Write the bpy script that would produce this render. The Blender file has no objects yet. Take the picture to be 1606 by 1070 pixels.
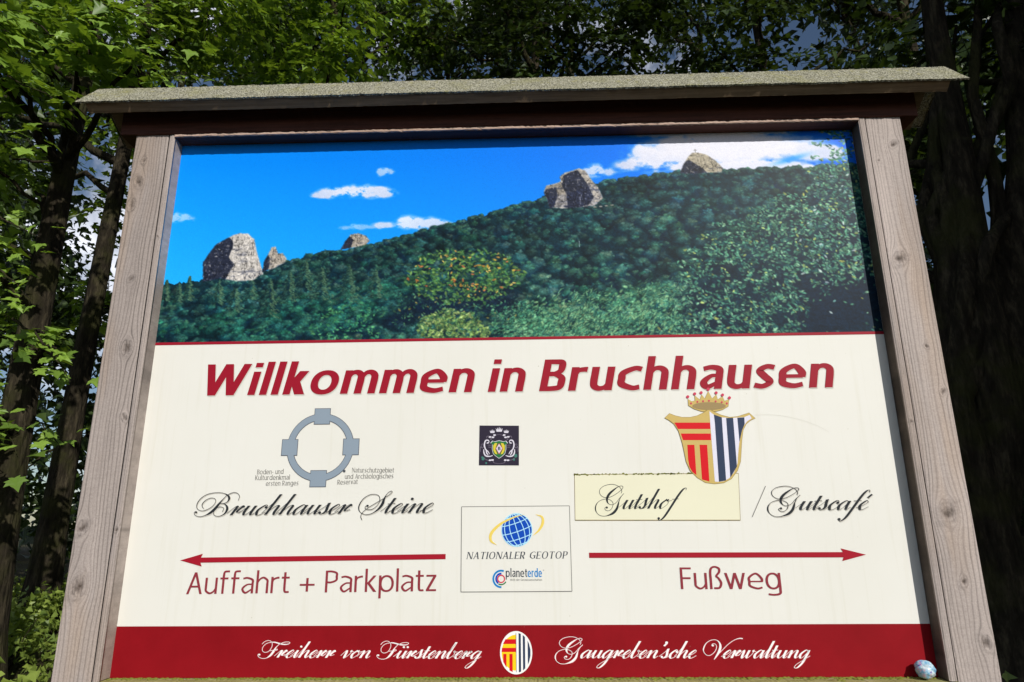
import bpy, bmesh, math, random
import numpy as np
from mathutils import Vector, Matrix

random.seed(7)
rng = np.random.default_rng(11)
scene = bpy.context.scene
COL = scene.collection

# ------------------------------------------------------------------ camera
ZB = 1.15                                    # height of the panel's lower edge above the ground
F_PX, PW, PH = 1050.0, 1606.0, 1070.0
YAW, PITCH, ROLL = -0.029556, 0.264938, -0.007711
CAM = np.array([0.04895, -1.76848, 0.36123 + ZB])
FW = np.array([math.sin(YAW)*math.cos(PITCH), math.cos(YAW)*math.cos(PITCH), math.sin(PITCH)])
_r = np.array([math.cos(YAW), -math.sin(YAW), 0.0]); _u = np.cross(_r, FW)
RT = _r*math.cos(ROLL) + _u*math.sin(ROLL)
UP = -_r*math.sin(ROLL) + _u*math.cos(ROLL)
cd = bpy.data.cameras.new('camera'); cam = bpy.data.objects.new('camera', cd); COL.objects.link(cam)
cd.sensor_width = 36.0; cd.lens = 36.0*F_PX/PW; cd.clip_start = 0.05; cd.clip_end = 2000
cam.matrix_world = Matrix(((RT[0], UP[0], -FW[0], CAM[0]), (RT[1], UP[1], -FW[1], CAM[1]),
                           (RT[2], UP[2], -FW[2], CAM[2]), (0, 0, 0, 1)))
scene.camera = cam

# ------------------------------------------------------------------ sky and sun
SUN = Vector((0.56, -1.0, 0.68)).normalized()
SUN_EL = math.asin(SUN.z); SUN_AZ = math.atan2(SUN.x, SUN.y)
world = bpy.data.worlds.new('World'); scene.world = world; world.use_nodes = True
wt = world.node_tree; wt.nodes.clear()
def wn(t): return wt.nodes.new(t)
out = wn('ShaderNodeOutputWorld'); bg = wn('ShaderNodeBackground'); bg.inputs[1].default_value = 0.068
sky = wn('ShaderNodeTexSky'); sky.sky_type = 'NISHITA'; sky.sun_disc = False
sky.sun_elevation = SUN_EL; sky.sun_rotation = SUN_AZ; sky.altitude = 400; sky.dust_density = 0.6; sky.ozone_density = 2.0
tcw = wn('ShaderNodeTexCoord'); nzw = wn('ShaderNodeTexNoise'); nzw.inputs['Scale'].default_value = 3.2
nzw.inputs['Detail'].default_value = 7; nzw.inputs['Roughness'].default_value = .58
crw = wn('ShaderNodeValToRGB'); crw.color_ramp.elements[0].position = .51; crw.color_ramp.elements[1].position = .63
mxw = wn('ShaderNodeMix'); mxw.data_type = 'RGBA'; mxw.inputs[7].default_value = (15.0, 15.4, 16.8, 1)
wt.links.new(tcw.outputs['Generated'], nzw.inputs['Vector']); wt.links.new(nzw.outputs['Fac'], crw.inputs[0])
wt.links.new(crw.outputs[0], mxw.inputs[0]); wt.links.new(sky.outputs[0], mxw.inputs[6])
wt.links.new(mxw.outputs[2], bg.inputs[0]); wt.links.new(bg.outputs[0], out.inputs[0])
sl = bpy.data.lights.new('sun', 'SUN'); sl.energy = 4.0; sl.angle = math.radians(0.53); sl.color = (1.0, .965, .895)
so = bpy.data.objects.new('sun', sl); COL.objects.link(so); so.location = (6, -10, 12)
so.rotation_euler = SUN.to_track_quat('Z', 'Y').to_euler()
scene.view_settings.view_transform = 'Standard'; scene.view_settings.look = 'None'
scene.view_settings.gamma = 1.0; scene.view_settings.use_curve_mapping = False
scene.view_settings.exposure = 0.0
scene.render.film_transparent = False
scene.cycles.max_bounces = 6

# ------------------------------------------------------------------ helpers
def ray(px, py):
    return FW*F_PX + RT*(px-PW/2) + UP*(PH/2-py)
def at(px, py, Y):                       # point of a pixel's ray on the upright plane y = Y
    d = ray(px, py); t = (Y-CAM[1])/d[1]; return CAM + t*d
def pan(px, py):                         # pixel -> (x, z above the panel's lower edge) on the panel
    q = at(px, py, 0.0); return (q[0], q[2]-ZB)

def mesh_np(name, verts, faces, mat=None, parent=None, smooth=False, attrs=None):
    me = bpy.data.meshes.new(name)
    verts = np.asarray(verts, np.float32)
    if isinstance(faces, np.ndarray):
        k = faces.shape[1]; nf = faces.shape[0]
        me.vertices.add(len(verts)); me.vertices.foreach_set('co', verts.ravel())
        me.loops.add(nf*k); me.loops.foreach_set('vertex_index', faces.astype(np.int32).ravel())
        me.polygons.add(nf); me.polygons.foreach_set('loop_start', np.arange(0, nf*k, k, dtype=np.int32))
        me.update(calc_edges=True)
    else:
        me.from_pydata([tuple(map(float, v)) for v in verts], [], [list(map(int, f)) for f in faces]); me.update()
    if attrs:
        for an, (typ, arr) in attrs.items():
            a = me.attributes.new(an, typ, 'POINT')
            a.data.foreach_set('color' if typ == 'FLOAT_COLOR' else 'value', np.asarray(arr, np.float32).ravel())
    if smooth: me.polygons.foreach_set('use_smooth', np.ones(len(me.polygons), bool))
    if mat: me.materials.append(mat)
    o = bpy.data.objects.new(name, me); COL.objects.link(o)
    if parent: o.parent = parent
    return o
def empty(name, loc=(0, 0, 0), parent=None):
    o = bpy.data.objects.new(name, None); COL.objects.link(o); o.location = loc; o.empty_display_size = .2
    if parent: o.parent = parent
    return o
def tag(o, label=None, cat=None, group=None, kind=None):
    if label: o['label'] = label
    if cat: o['category'] = cat
    if group: o['group'] = group
    if kind: o['kind'] = kind
    return o

class NT:
    def __init__(s, name):
        s.m = bpy.data.materials.new(name); s.m.use_nodes = True; s.t = s.m.node_tree
        s.b = s.t.nodes['Principled BSDF']; s.o = s.t.nodes['Material Output']
    def n(s, typ, **kw):
        nd = s.t.nodes.new(typ)
        for k, v in kw.items():
            if k[0] == '_': nd.inputs[k[1:].replace('_', ' ')].default_value = v
            else: setattr(nd, k, v)
        return nd
    def l(s, a, b): s.t.links.new(a, b)
    def noise(s, scale, detail=5, rough=.55, vec=None, dim=None):
        nd = s.n('ShaderNodeTexNoise'); nd.inputs['Scale'].default_value = scale
        nd.inputs['Detail'].default_value = detail; nd.inputs['Roughness'].default_value = rough
        if vec is not None: s.l(vec, nd.inputs['Vector'])
        return nd
    def coord(s, scale=(1, 1, 1), out='Object'):
        tc = s.n('ShaderNodeTexCoord'); mp = s.n('ShaderNodeMapping'); mp.inputs['Scale'].default_value = scale
        s.l(tc.outputs[out], mp.inputs['Vector']); return mp.outputs[0]
    def ramp(s, fac, stops):
        r = s.n('ShaderNodeValToRGB'); el = r.color_ramp.elements
        while len(el) < len(stops): el.new(.5)
        for e, (p, c) in zip(el, stops): e.position = p; e.color = (*c, 1)
        s.l(fac, r.inputs[0]); return r.outputs[0]
    def mix(s, fac, a, b, mode='MIX'):
        m = s.n('ShaderNodeMix', data_type='RGBA', blend_type=mode)
        for i, v in ((0, fac), (6, a), (7, b)):
            if isinstance(v, (int, float)): m.inputs[i].default_value = v
            elif isinstance(v, tuple): m.inputs[i].default_value = (*v, 1)
            else: s.l(v, m.inputs[i])
        return m.outputs[2]
    def bump(s, h, strength=.4, dist=.01):
        b = s.n('ShaderNodeBump'); b.inputs['Strength'].default_value = strength; b.inputs['Distance'].default_value = dist
        s.l(h, b.inputs['Height']); s.l(b.outputs[0], s.b.inputs['Normal'])
    def set(s, col=None, rough=.6, spec=.5):
        if isinstance(col, tuple): s.b.inputs['Base Color'].default_value = (*col, 1)
        elif col is not None: s.l(col, s.b.inputs['Base Color'])
        s.b.inputs['Roughness'].default_value = rough; s.b.inputs['Specular IOR Level'].default_value = spec
        return s.m

def lin(c):
    c = np.asarray(c, float)/255.0
    return np.where(c <= .04045, c/12.92, ((c+.055)/1.055)**2.4)
def L(*c): return tuple(float(v) for v in lin(c))

# ------------------------------------------------------------------ materials
def m_print(name, rgb, rough=.32, var=.04):
    n = NT(name); nz = n.noise(6, 4, .6, n.coord()); 
    c = n.mix(nz.outputs['Fac'], tuple(v*(1-var) for v in rgb), tuple(min(1, v*(1+var)) for v in rgb))
    return n.set(c, max(rough, .5), .14)
M = {}
def cream():
    n = NT('panel_cream'); co = n.coord()
    a = n.noise(2.2, 4, .6, co); base = n.ramp(a.outputs['Fac'], [(.3, (.74, .727, .665)), (.7, (.775, .762, .71))])
    st = n.coord((30, 1, 1.3)); b = n.noise(2.0, 3, .6, st)              # faint vertical run-off streaks
    run = n.ramp(b.outputs['Fac'], [(.54, (1, 1, 1)), (.78, (.945, .94, .91))])
    c = n.mix(1.0, base, run, 'MULTIPLY')
    sp = n.noise(95, 2, .5, co); sm = n.ramp(sp.outputs['Fac'], [(.74, (0, 0, 0)), (.80, (.5, .5, .5))])
    c = n.mix(sm, c, (.38, .35, .25))                                     # specks of dirt
    return n.set(c, .5, .25)
M['cream'] = cream()
def redband():
    n = NT('panel_red'); co = n.coord(); a = n.noise(9, 4, .6, co)
    c = n.ramp(a.outputs['Fac'], [(.3, (.225, .005, .009)), (.7, (.27, .0062, .0115))])
    sp = n.noise(120, 2, .5, co); sm = n.ramp(sp.outputs['Fac'], [(.76, (0, 0, 0)), (.82, (.5, .5, .5))])
    return n.set(n.mix(sm, c, (.45, .25, .2)), .5, .1)
M['red'] = redband()
M['headline'] = m_print('print_headline_red', L(152, 22, 42), var=.06)
M['claret'] = m_print('print_claret', L(140, 52, 62))
M['arrow'] = m_print('print_arrow_red', L(160, 24, 42))
M['ink'] = m_print('print_ink', L(42, 46, 50))
M['softgrey'] = m_print('print_soft_grey', L(205, 200, 190))
M['texgrey'] = m_print('print_text_grey', L(118, 116, 112))
M['white'] = m_print('print_white', (.86, .85, .85))
M['glow'] = m_print('print_pale_red', L(196, 70, 78))
M['slate'] = m_print('print_slate_blue', L(138, 152, 166))
M['outline'] = m_print('print_outline', L(60, 66, 76))
M['gold'] = m_print('print_gold', L(200, 174, 104), var=.07)
M['goldline'] = m_print('print_gold_line', L(140, 118, 66))
M['bronze'] = m_print('print_bronze', L(156, 134, 92))
M['pink'] = m_print('print_pink', L(200, 66, 92))
M['bright_red'] = m_print('print_bright_red', L(208, 20, 32))
M['navy'] = m_print('print_navy', L(50, 62, 88))
M['lilac'] = m_print('print_lilac', L(222, 220, 235))
M['film'] = m_print('yellowed_film', L(228, 225, 199), var=.04)
M['moss'] = m_print('moss_green', L(120, 122, 52), .9, .3)
M['black'] = m_print('print_black', L(46, 40, 56))
M['pale'] = m_print('print_pale', L(214, 210, 222))
M['midgrey'] = m_print('print_mid_grey', L(120, 112, 128))
M['green'] = m_print('print_green', L(40, 112, 62))
M['teal'] = m_print('print_teal', L(64, 120, 108))
M['yellow'] = m_print('print_yellow', L(214, 196, 60))
M['byellow'] = m_print('print_bright_yellow', L(245, 205, 30))
M['globe'] = m_print('print_globe_blue', L(10, 72, 178))
M['gridline'] = m_print('print_grid', L(175, 225, 245))
M['swoosh'] = m_print('print_swoosh', L(232, 205, 100))
M['cyan'] = m_print('print_cyan', L(20, 128, 196))
M['crimson'] = m_print('print_crimson', L(205, 60, 80))

def m_attr(name, rough=.7, spec=.3, fine=60, amount=.25, bump=.3, attr='paint'):
    n = NT(name); a = n.n('ShaderNodeAttribute', attribute_name=attr)
    nz = n.noise(fine, 4, .65, n.coord())
    v = n.ramp(nz.outputs['Fac'], [(.25, (1-amount,)*3), (.75, (1+amount*.35,)*3)])
    c = n.mix(1.0, a.outputs['Color'], v, 'MULTIPLY')
    if bump: n.bump(nz.outputs['Fac'], bump, .0015)
    return n.set(c, rough, spec)
M['wood'] = m_attr('weathered_grey_wood', .78, .25, 260, .22, .35)
n = NT('picture_print'); a = n.n('ShaderNodeAttribute', attribute_name='paint')
M['picture'] = n.set(a.outputs['Color'], .45, .1)
def woodplain(name, c0, c1, rough=.7):
    n = NT(name); co = n.coord((1.5, 40, 40)); nz = n.noise(3, 6, .65, co)
    c = n.ramp(nz.outputs['Fac'], [(.3, c0), (.7, c1)]); n.bump(nz.outputs['Fac'], .4, .002)
    return n.set(c, rough, .3)
M['redwood'] = woodplain('shaded_stained_wood', (.055, .02, .013), (.13, .045, .03))
M['lintel'] = woodplain('dark_red_brown_beam', (.045, .015, .009), (.12, .04, .025))
M['eave'] = woodplain('brown_eave_board', (.14, .095, .055), (.30, .21, .13))
def roofmat():
    n = NT('mossy_roofing_felt'); co = n.coord()
    v = n.n('ShaderNodeTexVoronoi'); v.inputs['Scale'].default_value = 330; n.l(co, v.inputs['Vector'])
    g = n.ramp(v.outputs['Color'], [(.15, (.11, .105, .075)), (.55, (.34, .325, .235)), (.9, (.56, .54, .43))])
    big = n.noise(9, 5, .6, co); mo = n.ramp(big.outputs['Fac'], [(.52, (0, 0, 0)), (.72, (.55, .55, .55))])
    c = n.mix(mo, g, (.27, .26, .10))
    p = n.noise(40, 3, .6, co); pm = n.ramp(p.outputs['Fac'], [(.58, (0, 0, 0)), (.7, (.6, .6, .6))])
    c = n.mix(pm, c, (.36, .33, .12))
    n.bump(v.outputs['Distance'], .9, .004)
    return n.set(c, .95, .15)
M['roof'] = roofmat()
def mossledge():
    n = NT('mossy_ledge_wood'); co = n.coord((6, 30, 30)); a = n.noise(3, 6, .65, co)
    c = n.ramp(a.outputs['Fac'], [(.3, (.20, .18, .06)), (.55, (.34, .32, .13)), (.75, (.42, .38, .24))])
    n.bump(a.outputs['Fac'], .5, .003); return n.set(c, .9, .2)
M['ledge'] = mossledge()
def bark():
    n = NT('bark'); co = n.coord((3, 3, .7)); a = n.noise(5, 8, .7, co)
    v = n.n('ShaderNodeTexVoronoi', feature='DISTANCE_TO_EDGE'); v.inputs['Scale'].default_value = 7; n.l(co, v.inputs['Vector'])
    c = n.ramp(a.outputs['Fac'], [(.3, (.010, .008, .005)), (.5, (.026, .021, .014)), (.78, (.10, .082, .05))])
    g = n.noise(2.2, 4, .6, n.coord()); gm = n.ramp(g.outputs['Fac'], [(.48, (0, 0, 0)), (.62, (.6, .6, .6))])
    c = n.mix(gm, c, (.04, .042, .012))
    ad = n.n('ShaderNodeMath', operation='ADD'); n.l(a.outputs['Fac'], ad.inputs[0]); n.l(v.outputs['Distance'], ad.inputs[1])
    n.bump(ad.outputs[0], 1.0, .03); return n.set(c, .95, .1)
M['bark'] = bark()
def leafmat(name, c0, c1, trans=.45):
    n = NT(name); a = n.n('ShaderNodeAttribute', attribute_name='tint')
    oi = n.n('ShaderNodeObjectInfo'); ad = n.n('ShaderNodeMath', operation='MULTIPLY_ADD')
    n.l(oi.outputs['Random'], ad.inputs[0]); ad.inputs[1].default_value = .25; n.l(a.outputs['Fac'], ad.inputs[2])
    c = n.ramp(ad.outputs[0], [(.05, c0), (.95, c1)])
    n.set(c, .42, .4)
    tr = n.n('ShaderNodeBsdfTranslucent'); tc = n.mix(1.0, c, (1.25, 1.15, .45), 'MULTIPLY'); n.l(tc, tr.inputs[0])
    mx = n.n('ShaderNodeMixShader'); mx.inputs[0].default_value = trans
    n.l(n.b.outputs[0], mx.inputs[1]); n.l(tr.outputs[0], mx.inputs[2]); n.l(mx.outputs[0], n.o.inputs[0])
    return n.m
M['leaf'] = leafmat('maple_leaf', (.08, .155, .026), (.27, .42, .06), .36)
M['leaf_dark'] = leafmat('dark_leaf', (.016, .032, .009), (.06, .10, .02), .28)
M['herb'] = leafmat('herb_leaf', (.12, .19, .035), (.30, .38, .07), .36)
def groundmat():
    n = NT('leafy_soil'); co = n.coord(); a = n.noise(1.5, 8, .7, co); b = n.noise(22, 6, .7, co)
    c = n.ramp(a.outputs['Fac'], [(.3, (.035, .028, .015)), (.5, (.05, .05, .02)), (.7, (.06, .075, .025))])
    c = n.mix(b.outputs['Fac'], c, (.03, .022, .012)); n.bump(b.outputs['Fac'], .8, .05); return n.set(c, .95, .1)
M['ground'] = groundmat()

# ------------------------------------------------------------------ ground
def gz(x, y):
    x = np.asarray(x, float); y = np.asarray(y, float)
    s = np.clip((y-1.0)/9.0, 0, 1)
    return .35*s*s*(3-2*s) + .05*np.sin(x*1.3+.5)*np.sin(y*.9)*np.clip(y, 0, 1)
ax = np.concatenate([[-260, -120, -60, -35], np.arange(-22, 22.1, .8), [35, 60, 120, 260]])
ay = np.concatenate([[-260, -120, -60, -30], np.arange(-14, 26.1, .8), [40, 70, 130, 260]])
gx, gy = np.meshgrid(ax, ay); gv = np.stack([gx, gy, gz(gx, gy)], -1).reshape(-1, 3)
nx, ny = len(ax), len(ay); ii = np.arange((ny-1)*(nx-1)); rr, cc = ii//(nx-1), ii % (nx-1)
gf = np.stack([rr*nx+cc, rr*nx+cc+1, (rr+1)*nx+cc+1, (rr+1)*nx+cc], 1)
tag(mesh_np('ground', gv, gf, M['ground'], smooth=True), kind='structure')

# ------------------------------------------------------------------ trees
def leaf_outline():
    half = [(0, -.02), (.10, -.06), (.27, -.08), (.22, .06), (.50, .10), (.40, .26), (.56, .46), (.30, .45), (.24, .58), (.16, .66), (0, 1.0)]
    return half
LH = leaf_outline()
def leaf_full():                                  # five-lobed leaf, folded along the midrib
    v = [(0, 0, 0), (0, .45, -.02)]; f = []
    for s in (1, -1):
        b = len(v)
        for x, y in LH[1:-1]: v.append((s*x, y, .22*abs(x) - .10*(y-.3)**2 - .12*(abs(x) > .4)))
        tip = len(v); v.append((0, 1.0, -.08))
        idx = [0] + list(range(b, b+len(LH)-2)) + [tip]
        for i in range(len(idx)-1):
            t = (1, idx[i], idx[i+1]); f.append(t if s > 0 else t[::-1])
    return np.array(v), np.array(f)
def leaf_mid():                                   # fewer points, the same lobes
    v = np.array([(0, 0, 0), (.30, -.05, .05), (.22, .08, .05), (.54, .20, .06), (.30, .40, .05), (0, 1, -.08), (-.30, .40, .05), (-.54, .20, .06), (-.22, .08, .05), (-.30, -.05, .05), (0, .35, -.03)], float)
    f = [(10, i, i+1) for i in range(0, 9)] + [(10, 9, 0)]
    return v, np.array(f)
def leaf_low():
    v = np.array([(0, 0, 0), (.45, .2, .08), (.22, .5, .04), (0, 1, -.05), (-.25, .45, .05), (-.48, .15, .08)], float)
    return v, np.array([(0, 1, 2), (0, 2, 3), (0, 3, 4), (0, 4, 5)])
LEAVES = {'full': leaf_full(), 'mid': leaf_mid(), 'low': leaf_low()}
def leaf_frames(n, out_dir, droop=.5, nrm=None):
    """leaf axes: the blade's normal mostly up and outward, its tip hanging down and outward"""
    if nrm is None: nrm = rng.normal(0, .55, (n, 3)) + np.array([0, 0, .55]) + out_dir*.55
    else: nrm = nrm + rng.normal(0, .28, (n, 3))
    nrm = nrm/np.linalg.norm(nrm, axis=1)[:, None]
    tip = rng.normal(0, .55, (n, 3)) + out_dir*.6 + np.array([0, 0, -droop])
    tip -= nrm*np.sum(tip*nrm, 1)[:, None]; tip /= np.linalg.norm(tip, axis=1)[:, None]
    side = np.cross(tip, nrm)
    return side, tip, nrm
def leaf_cloud(pos, out_dir, size, kind='low', droop=.5, nrm=None):
    n = len(pos); bv, bf = LEAVES[kind]
    s, t, m = leaf_frames(n, out_dir, droop, nrm)
    sz = size*rng.uniform(.5, 1.35, n)
    v = pos[:, None, :] + sz[:, None, None]*(bv[None, :, 0:1]*s[:, None] + bv[None, :, 1:2]*t[:, None] + bv[None, :, 2:3]*m[:, None]*rng.uniform(.4, 1.8, n)[:, None, None])
    f = bf[None] + (np.arange(n)*len(bv))[:, None, None]
    tint = np.repeat(np.clip(rng.normal(.4, .24, n), 0, 1), len(bv))
    return v.reshape(-1, 3), f.reshape(-1, 3), tint
def clumps_to_leaves(clumps, per_m3, spray=0):
    """leaves filling a list of (centre, radius) clumps; with spray > 0 they hang in flat layered sprays of that radius"""
    P, O, N, S = [], [], [], []
    for c, r in clumps:
        c = np.array(c, float); r = np.array(r, float) if np.ndim(r) else np.array([r, r, r*.75])
        k = max(12, int(per_m3*np.prod(r)*4.19)); m = 15 if spray else 1; ks = max(4, k//m)
        d = rng.normal(size=(ks, 3)); d /= np.linalg.norm(d, axis=1)[:, None]
        q = rng.uniform(.12, 1, ks)**.5
        w = 1 + .35*np.sin(d[:, 0]*5+c[0]*7)*np.sin(d[:, 2]*6+c[1]*5) + .15*rng.normal(size=ks)
        pos = c + d*(q*w)[:, None]*r
        if not spray: P.append(pos); O.append(d); continue
        sn = np.array([0, 0, 1.0]) + d*np.array([.45, .45, .1]) + rng.normal(0, .22, (ks, 3)); sn /= np.linalg.norm(sn, axis=1)[:, None]
        ho = d*np.array([1, 1, .15]); e1 = ho - sn*np.sum(ho*sn, 1)[:, None]; e1 /= np.linalg.norm(e1, axis=1)[:, None]; e2 = np.cross(sn, e1)
        a = rng.uniform(-1, 1.25, (ks, m)); b = rng.normal(0, .42, (ks, m))*(1.15-.5*np.abs(a)); sr = spray*rng.uniform(.6, 1.3, (ks, 1))
        L_ = pos[:, None] + (a*sr)[..., None]*e1[:, None] + (b*sr)[..., None]*e2[:, None] + rng.normal(0, .12*spray, (ks, m, 1))*sn[:, None] - (.18*sr*np.clip(a, 0, 2)**2)[..., None]*np.array([0, 0, 1])
        P.append(L_.reshape(-1, 3)); O.append((e1[:, None]*(.6+.4*a[..., None]) + e2[:, None]*np.sign(b)[..., None]*.7).reshape(-1, 3)); N.append(np.repeat(sn, m, 0))
        for j in range(ks): S.append((c, pos[j] - e1[j]*sr[j], pos[j], pos[j] + e1[j]*sr[j]*1.1))
    return np.concatenate(P), np.concatenate(O), (np.concatenate(N) if spray else None), S
def twig_mesh(S):
    V, F = [], []
    for (c, p0, p1, p2) in S:
        pts = np.array([c*.35+p0*.65, p0, p1, p2 - np.array([0, 0, .03])]); b = 3*4*len(V)
        v, f = tube(pts, [.006, .005, .0035, .0012], 3); V.append(v); F.append(f+b)
    return np.concatenate(V), np.concatenate(F)
def tube(pts, rad, sides=10, rough=0.0, seed=0):
    pts = np.asarray(pts, float); n = len(pts); R = np.random.default_rng(seed)
    tang = np.gradient(pts, axis=0); tang /= np.linalg.norm(tang, axis=1)[:, None]
    ref = np.array([1.0, .13, .07]); a = np.cross(tang, ref); a /= np.linalg.norm(a, axis=1)[:, None]; b = np.cross(tang, a)
    th = np.linspace(0, 2*np.pi, sides, endpoint=False)
    lobes = 1 + rough*(np.sin(3*th+R.uniform(0, 6)) + .6*np.sin(5*th+R.uniform(0, 6)))
    rr = np.asarray(rad)[:, None]*lobes[None]*(1 + rough*R.normal(0, .5, (n, sides)))
    v = pts[:, None] + rr[..., None]*(np.cos(th)[None, :, None]*a[:, None] + np.sin(th)[None, :, None]*b[:, None])
    v = v.reshape(-1, 3); i = np.arange((n-1)*sides); r0, c0 = i//sides, i % sides; c1 = (c0+1) % sides
    f = np.stack([r0*sides+c0, r0*sides+c1, (r0+1)*sides+c1, (r0+1)*sides+c0], 1)
    return v, f
def curve_pts(p0, p1, sag=.15, n=9, wob=.06, seed=0):
    R = np.random.default_rng(seed); p0, p1 = np.array(p0, float), np.array(p1, float)
    t = np.linspace(0, 1, n)[:, None]; d = np.linalg.norm(p1-p0)
    p = p0*(1-t) + p1*t + np.array([0, 0, sag*d])*(t*(1-t))*2
    w = R.normal(0, wob*d, (n, 3))*np.sin(np.pi*t)*.5; return p + w

def tree(name, label, base, height, r0, clumps, group, leaf=.13, per=120, kind='low', mat='leaf_dark', lean=(0, 0), limb_r=.28, sides=14, fork=None, seed=1, spray=0):
    bx, by = base; bz = float(gz(bx, by)) - .05
    root = empty(name, (bx, by, bz)); tag(root, label, 'tree', group)
    n = 16; t = np.linspace(0, 1, n); R = np.random.default_rng(seed)
    P = np.stack([lean[0]*t*height + .10*np.sin(t*5+seed)*t, lean[1]*t*height + .08*np.sin(t*4+2*seed)*t, t*height], 1)
    rad = r0*(1-.72*t) * (1 + .7*np.exp(-t*16))
    v, f = tube(P, rad, sides, .045, seed); mesh_np('trunk', v, f, M['bark'], root, True)
    loc = [((c[0]-bx, c[1]-by, c[2]-bz), r) for c, r in clumps]
    for k, (c, r) in enumerate(loc):
        zt = np.clip(c[2] - .35*math.hypot(c[0], c[1]) - .2, .25*height, .93*height)
        i = zt/height*(n-1); i0 = int(min(i, n-2)); s0 = P[i0] + (P[i0+1]-P[i0])*(i-i0)
        rl = min(.8*rad[i0], limb_r*r0*(1+.25*R.normal()))
        lp = curve_pts(s0, c, .12, 9, .07, seed*50+k); lr = np.linspace(rl, .014, 9)
        lv, lf = tube(lp, lr, 7, .03, seed+k); mesh_np('limb', lv, lf, M['bark'], root, True)
    if fork:
        for k, (pts, rads) in enumerate(fork):
            fv, ff = tube(np.array(pts)-np.array([bx, by, bz]), rads, 12, .04, seed+90+k); mesh_np('limb', fv, ff, M['bark'], root, True)
    pos, od, nr, sp = clumps_to_leaves(loc, per, spray)
    v, f, tint = leaf_cloud(pos, od, leaf, kind, .35 if spray else .5, nr)
    if spray:
        tv, tf = twig_mesh(sp); mesh_np('twigs', tv, tf, M['bark'], root, True)['kind'] = 'stuff'
    cr = mesh_np('crown', v, f, M[mat], root, False, {'tint': ('FLOAT', tint)}); cr['kind'] = 'stuff'
    return root
def pc(px, py, Y):
    return tuple(at(px, py, Y))
def scatter_clumps(xr, yr, zr, n, rr, seed):
    R = np.random.default_rng(seed)
    return [((R.uniform(*xr), R.uniform(*yr), R.uniform(*zr)), R.uniform(*rr)) for _ in range(n)]

G_W = 'tall trees behind the board'
# the maple left of the board, its low boughs hanging beside the roof
bA = at(-14, 900, 4.2)
clA = [(pc(60, 40, 3.2), .55), (pc(150, 20, 3.4), .5), (pc(-40, 60, 3.0), .6), (pc(210, 100, 3.6), .28), (pc(20, 120, 3.4), .42), (pc(120, 110, 3.5), .34),
       (pc(-30, 250, 3.8), .42), (pc(-10, 420, 3.8), .30), (pc(55, 300, 4.4), .2), (pc(-25, 640, 3.5), .32), (pc(70, 545, 4.2), .22), (pc(60, -120, 3.6), .9), (pc(-200, -60, 3.5), 1.0), (pc(-160, 300, 3.8), .8), (pc(-150, 600, 3.8), .7), (pc(300, -100, 4.2), .8)]
maple = tree('maple_tree', 'maple with sunlit broad leaves hanging over the left end of the roof', (bA[0], bA[1]), 9.0, .17, clA, G_W, .12, 420, 'mid', 'leaf', (-.02, .02), seed=3, spray=.26)
# the mossy trunk beside it
bB = at(70, 900, 6.6)
clB = [(pc(250, 60, 6.5), .8), (pc(120, 60, 6.0), .7), (pc(330, 20, 6.0), .9), (pc(400, -80, 6.5), 1.1), (pc(180, 330, 7.6), .55), (pc(20, 250, 7.0), .6), (pc(170, 480, 7.8), .6), (pc(10, 520, 7.4), .7), (pc(120, -120, 6.5), 1.2), (pc(-150, 150, 7), 1.0), (pc(160, 200, 7.8), .5)]
tree('maple_tree', 'maple with a mossy sun-flecked trunk beside the left post', (bB[0], bB[1]), 11.0, .165, clB, G_W, .13, 300, 'mid', 'leaf', (.012, 0), seed=5, spray=.26)
# behind the roof
clC = [(pc(430, 40, 7.5), .9), (pc(520, 90, 7.0), .75), (pc(480, 130, 8.0), .8), (pc(360, 110, 8.2), .8), (pc(540, 10, 7.5), .8), (pc(470, -120, 8), 1.3), (pc(420, 240, 9), 1.3), (pc(620, 240, 9), 1.2), (pc(300, 250, 9), 1.3), (pc(640, 60, 8.6), .6), (pc(660, 0, 8.6), .7)]
tree('maple_tree', 'maple with half-lit leaves showing above the roof near its left end', (pc(470, 900, 9.0)[0], 9.0), 11.5, .2, clC, G_W, .13, 290, 'mid', 'leaf', seed=7, spray=.26)
clD = [(pc(700, 60, 8.4), .8), (pc(800, 110, 8.8), .85), (pc(880, 40, 8.2), .8), (pc(960, 90, 8.4), .85), (pc(780, 0, 8.2), .8), (pc(900, -110, 8.5), 1.4), (pc(740, -130, 8.5), 1.2), (pc(800, 250, 9.5), 1.5), (pc(1000, 250, 9.5), 1.5), (pc(1020, 10, 8.0), .8), (pc(1060, 110, 8.6), .8)]
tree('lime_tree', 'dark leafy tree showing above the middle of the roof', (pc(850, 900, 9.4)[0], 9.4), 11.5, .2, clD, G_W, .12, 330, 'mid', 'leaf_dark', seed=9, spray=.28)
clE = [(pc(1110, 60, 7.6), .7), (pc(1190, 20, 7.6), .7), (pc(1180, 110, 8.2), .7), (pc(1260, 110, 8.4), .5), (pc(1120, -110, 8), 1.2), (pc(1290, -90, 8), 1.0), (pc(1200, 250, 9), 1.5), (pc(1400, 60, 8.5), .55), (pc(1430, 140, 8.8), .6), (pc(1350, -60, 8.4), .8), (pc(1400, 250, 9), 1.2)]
tree('lime_tree', 'dark tree with thin crossing limbs above the right part of the roof', (pc(1290, 900, 8.8)[0], 8.8), 11.0, .16, clE, G_W, .12, 290, 'mid', 'leaf_dark', seed=11, spray=.28)
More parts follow.
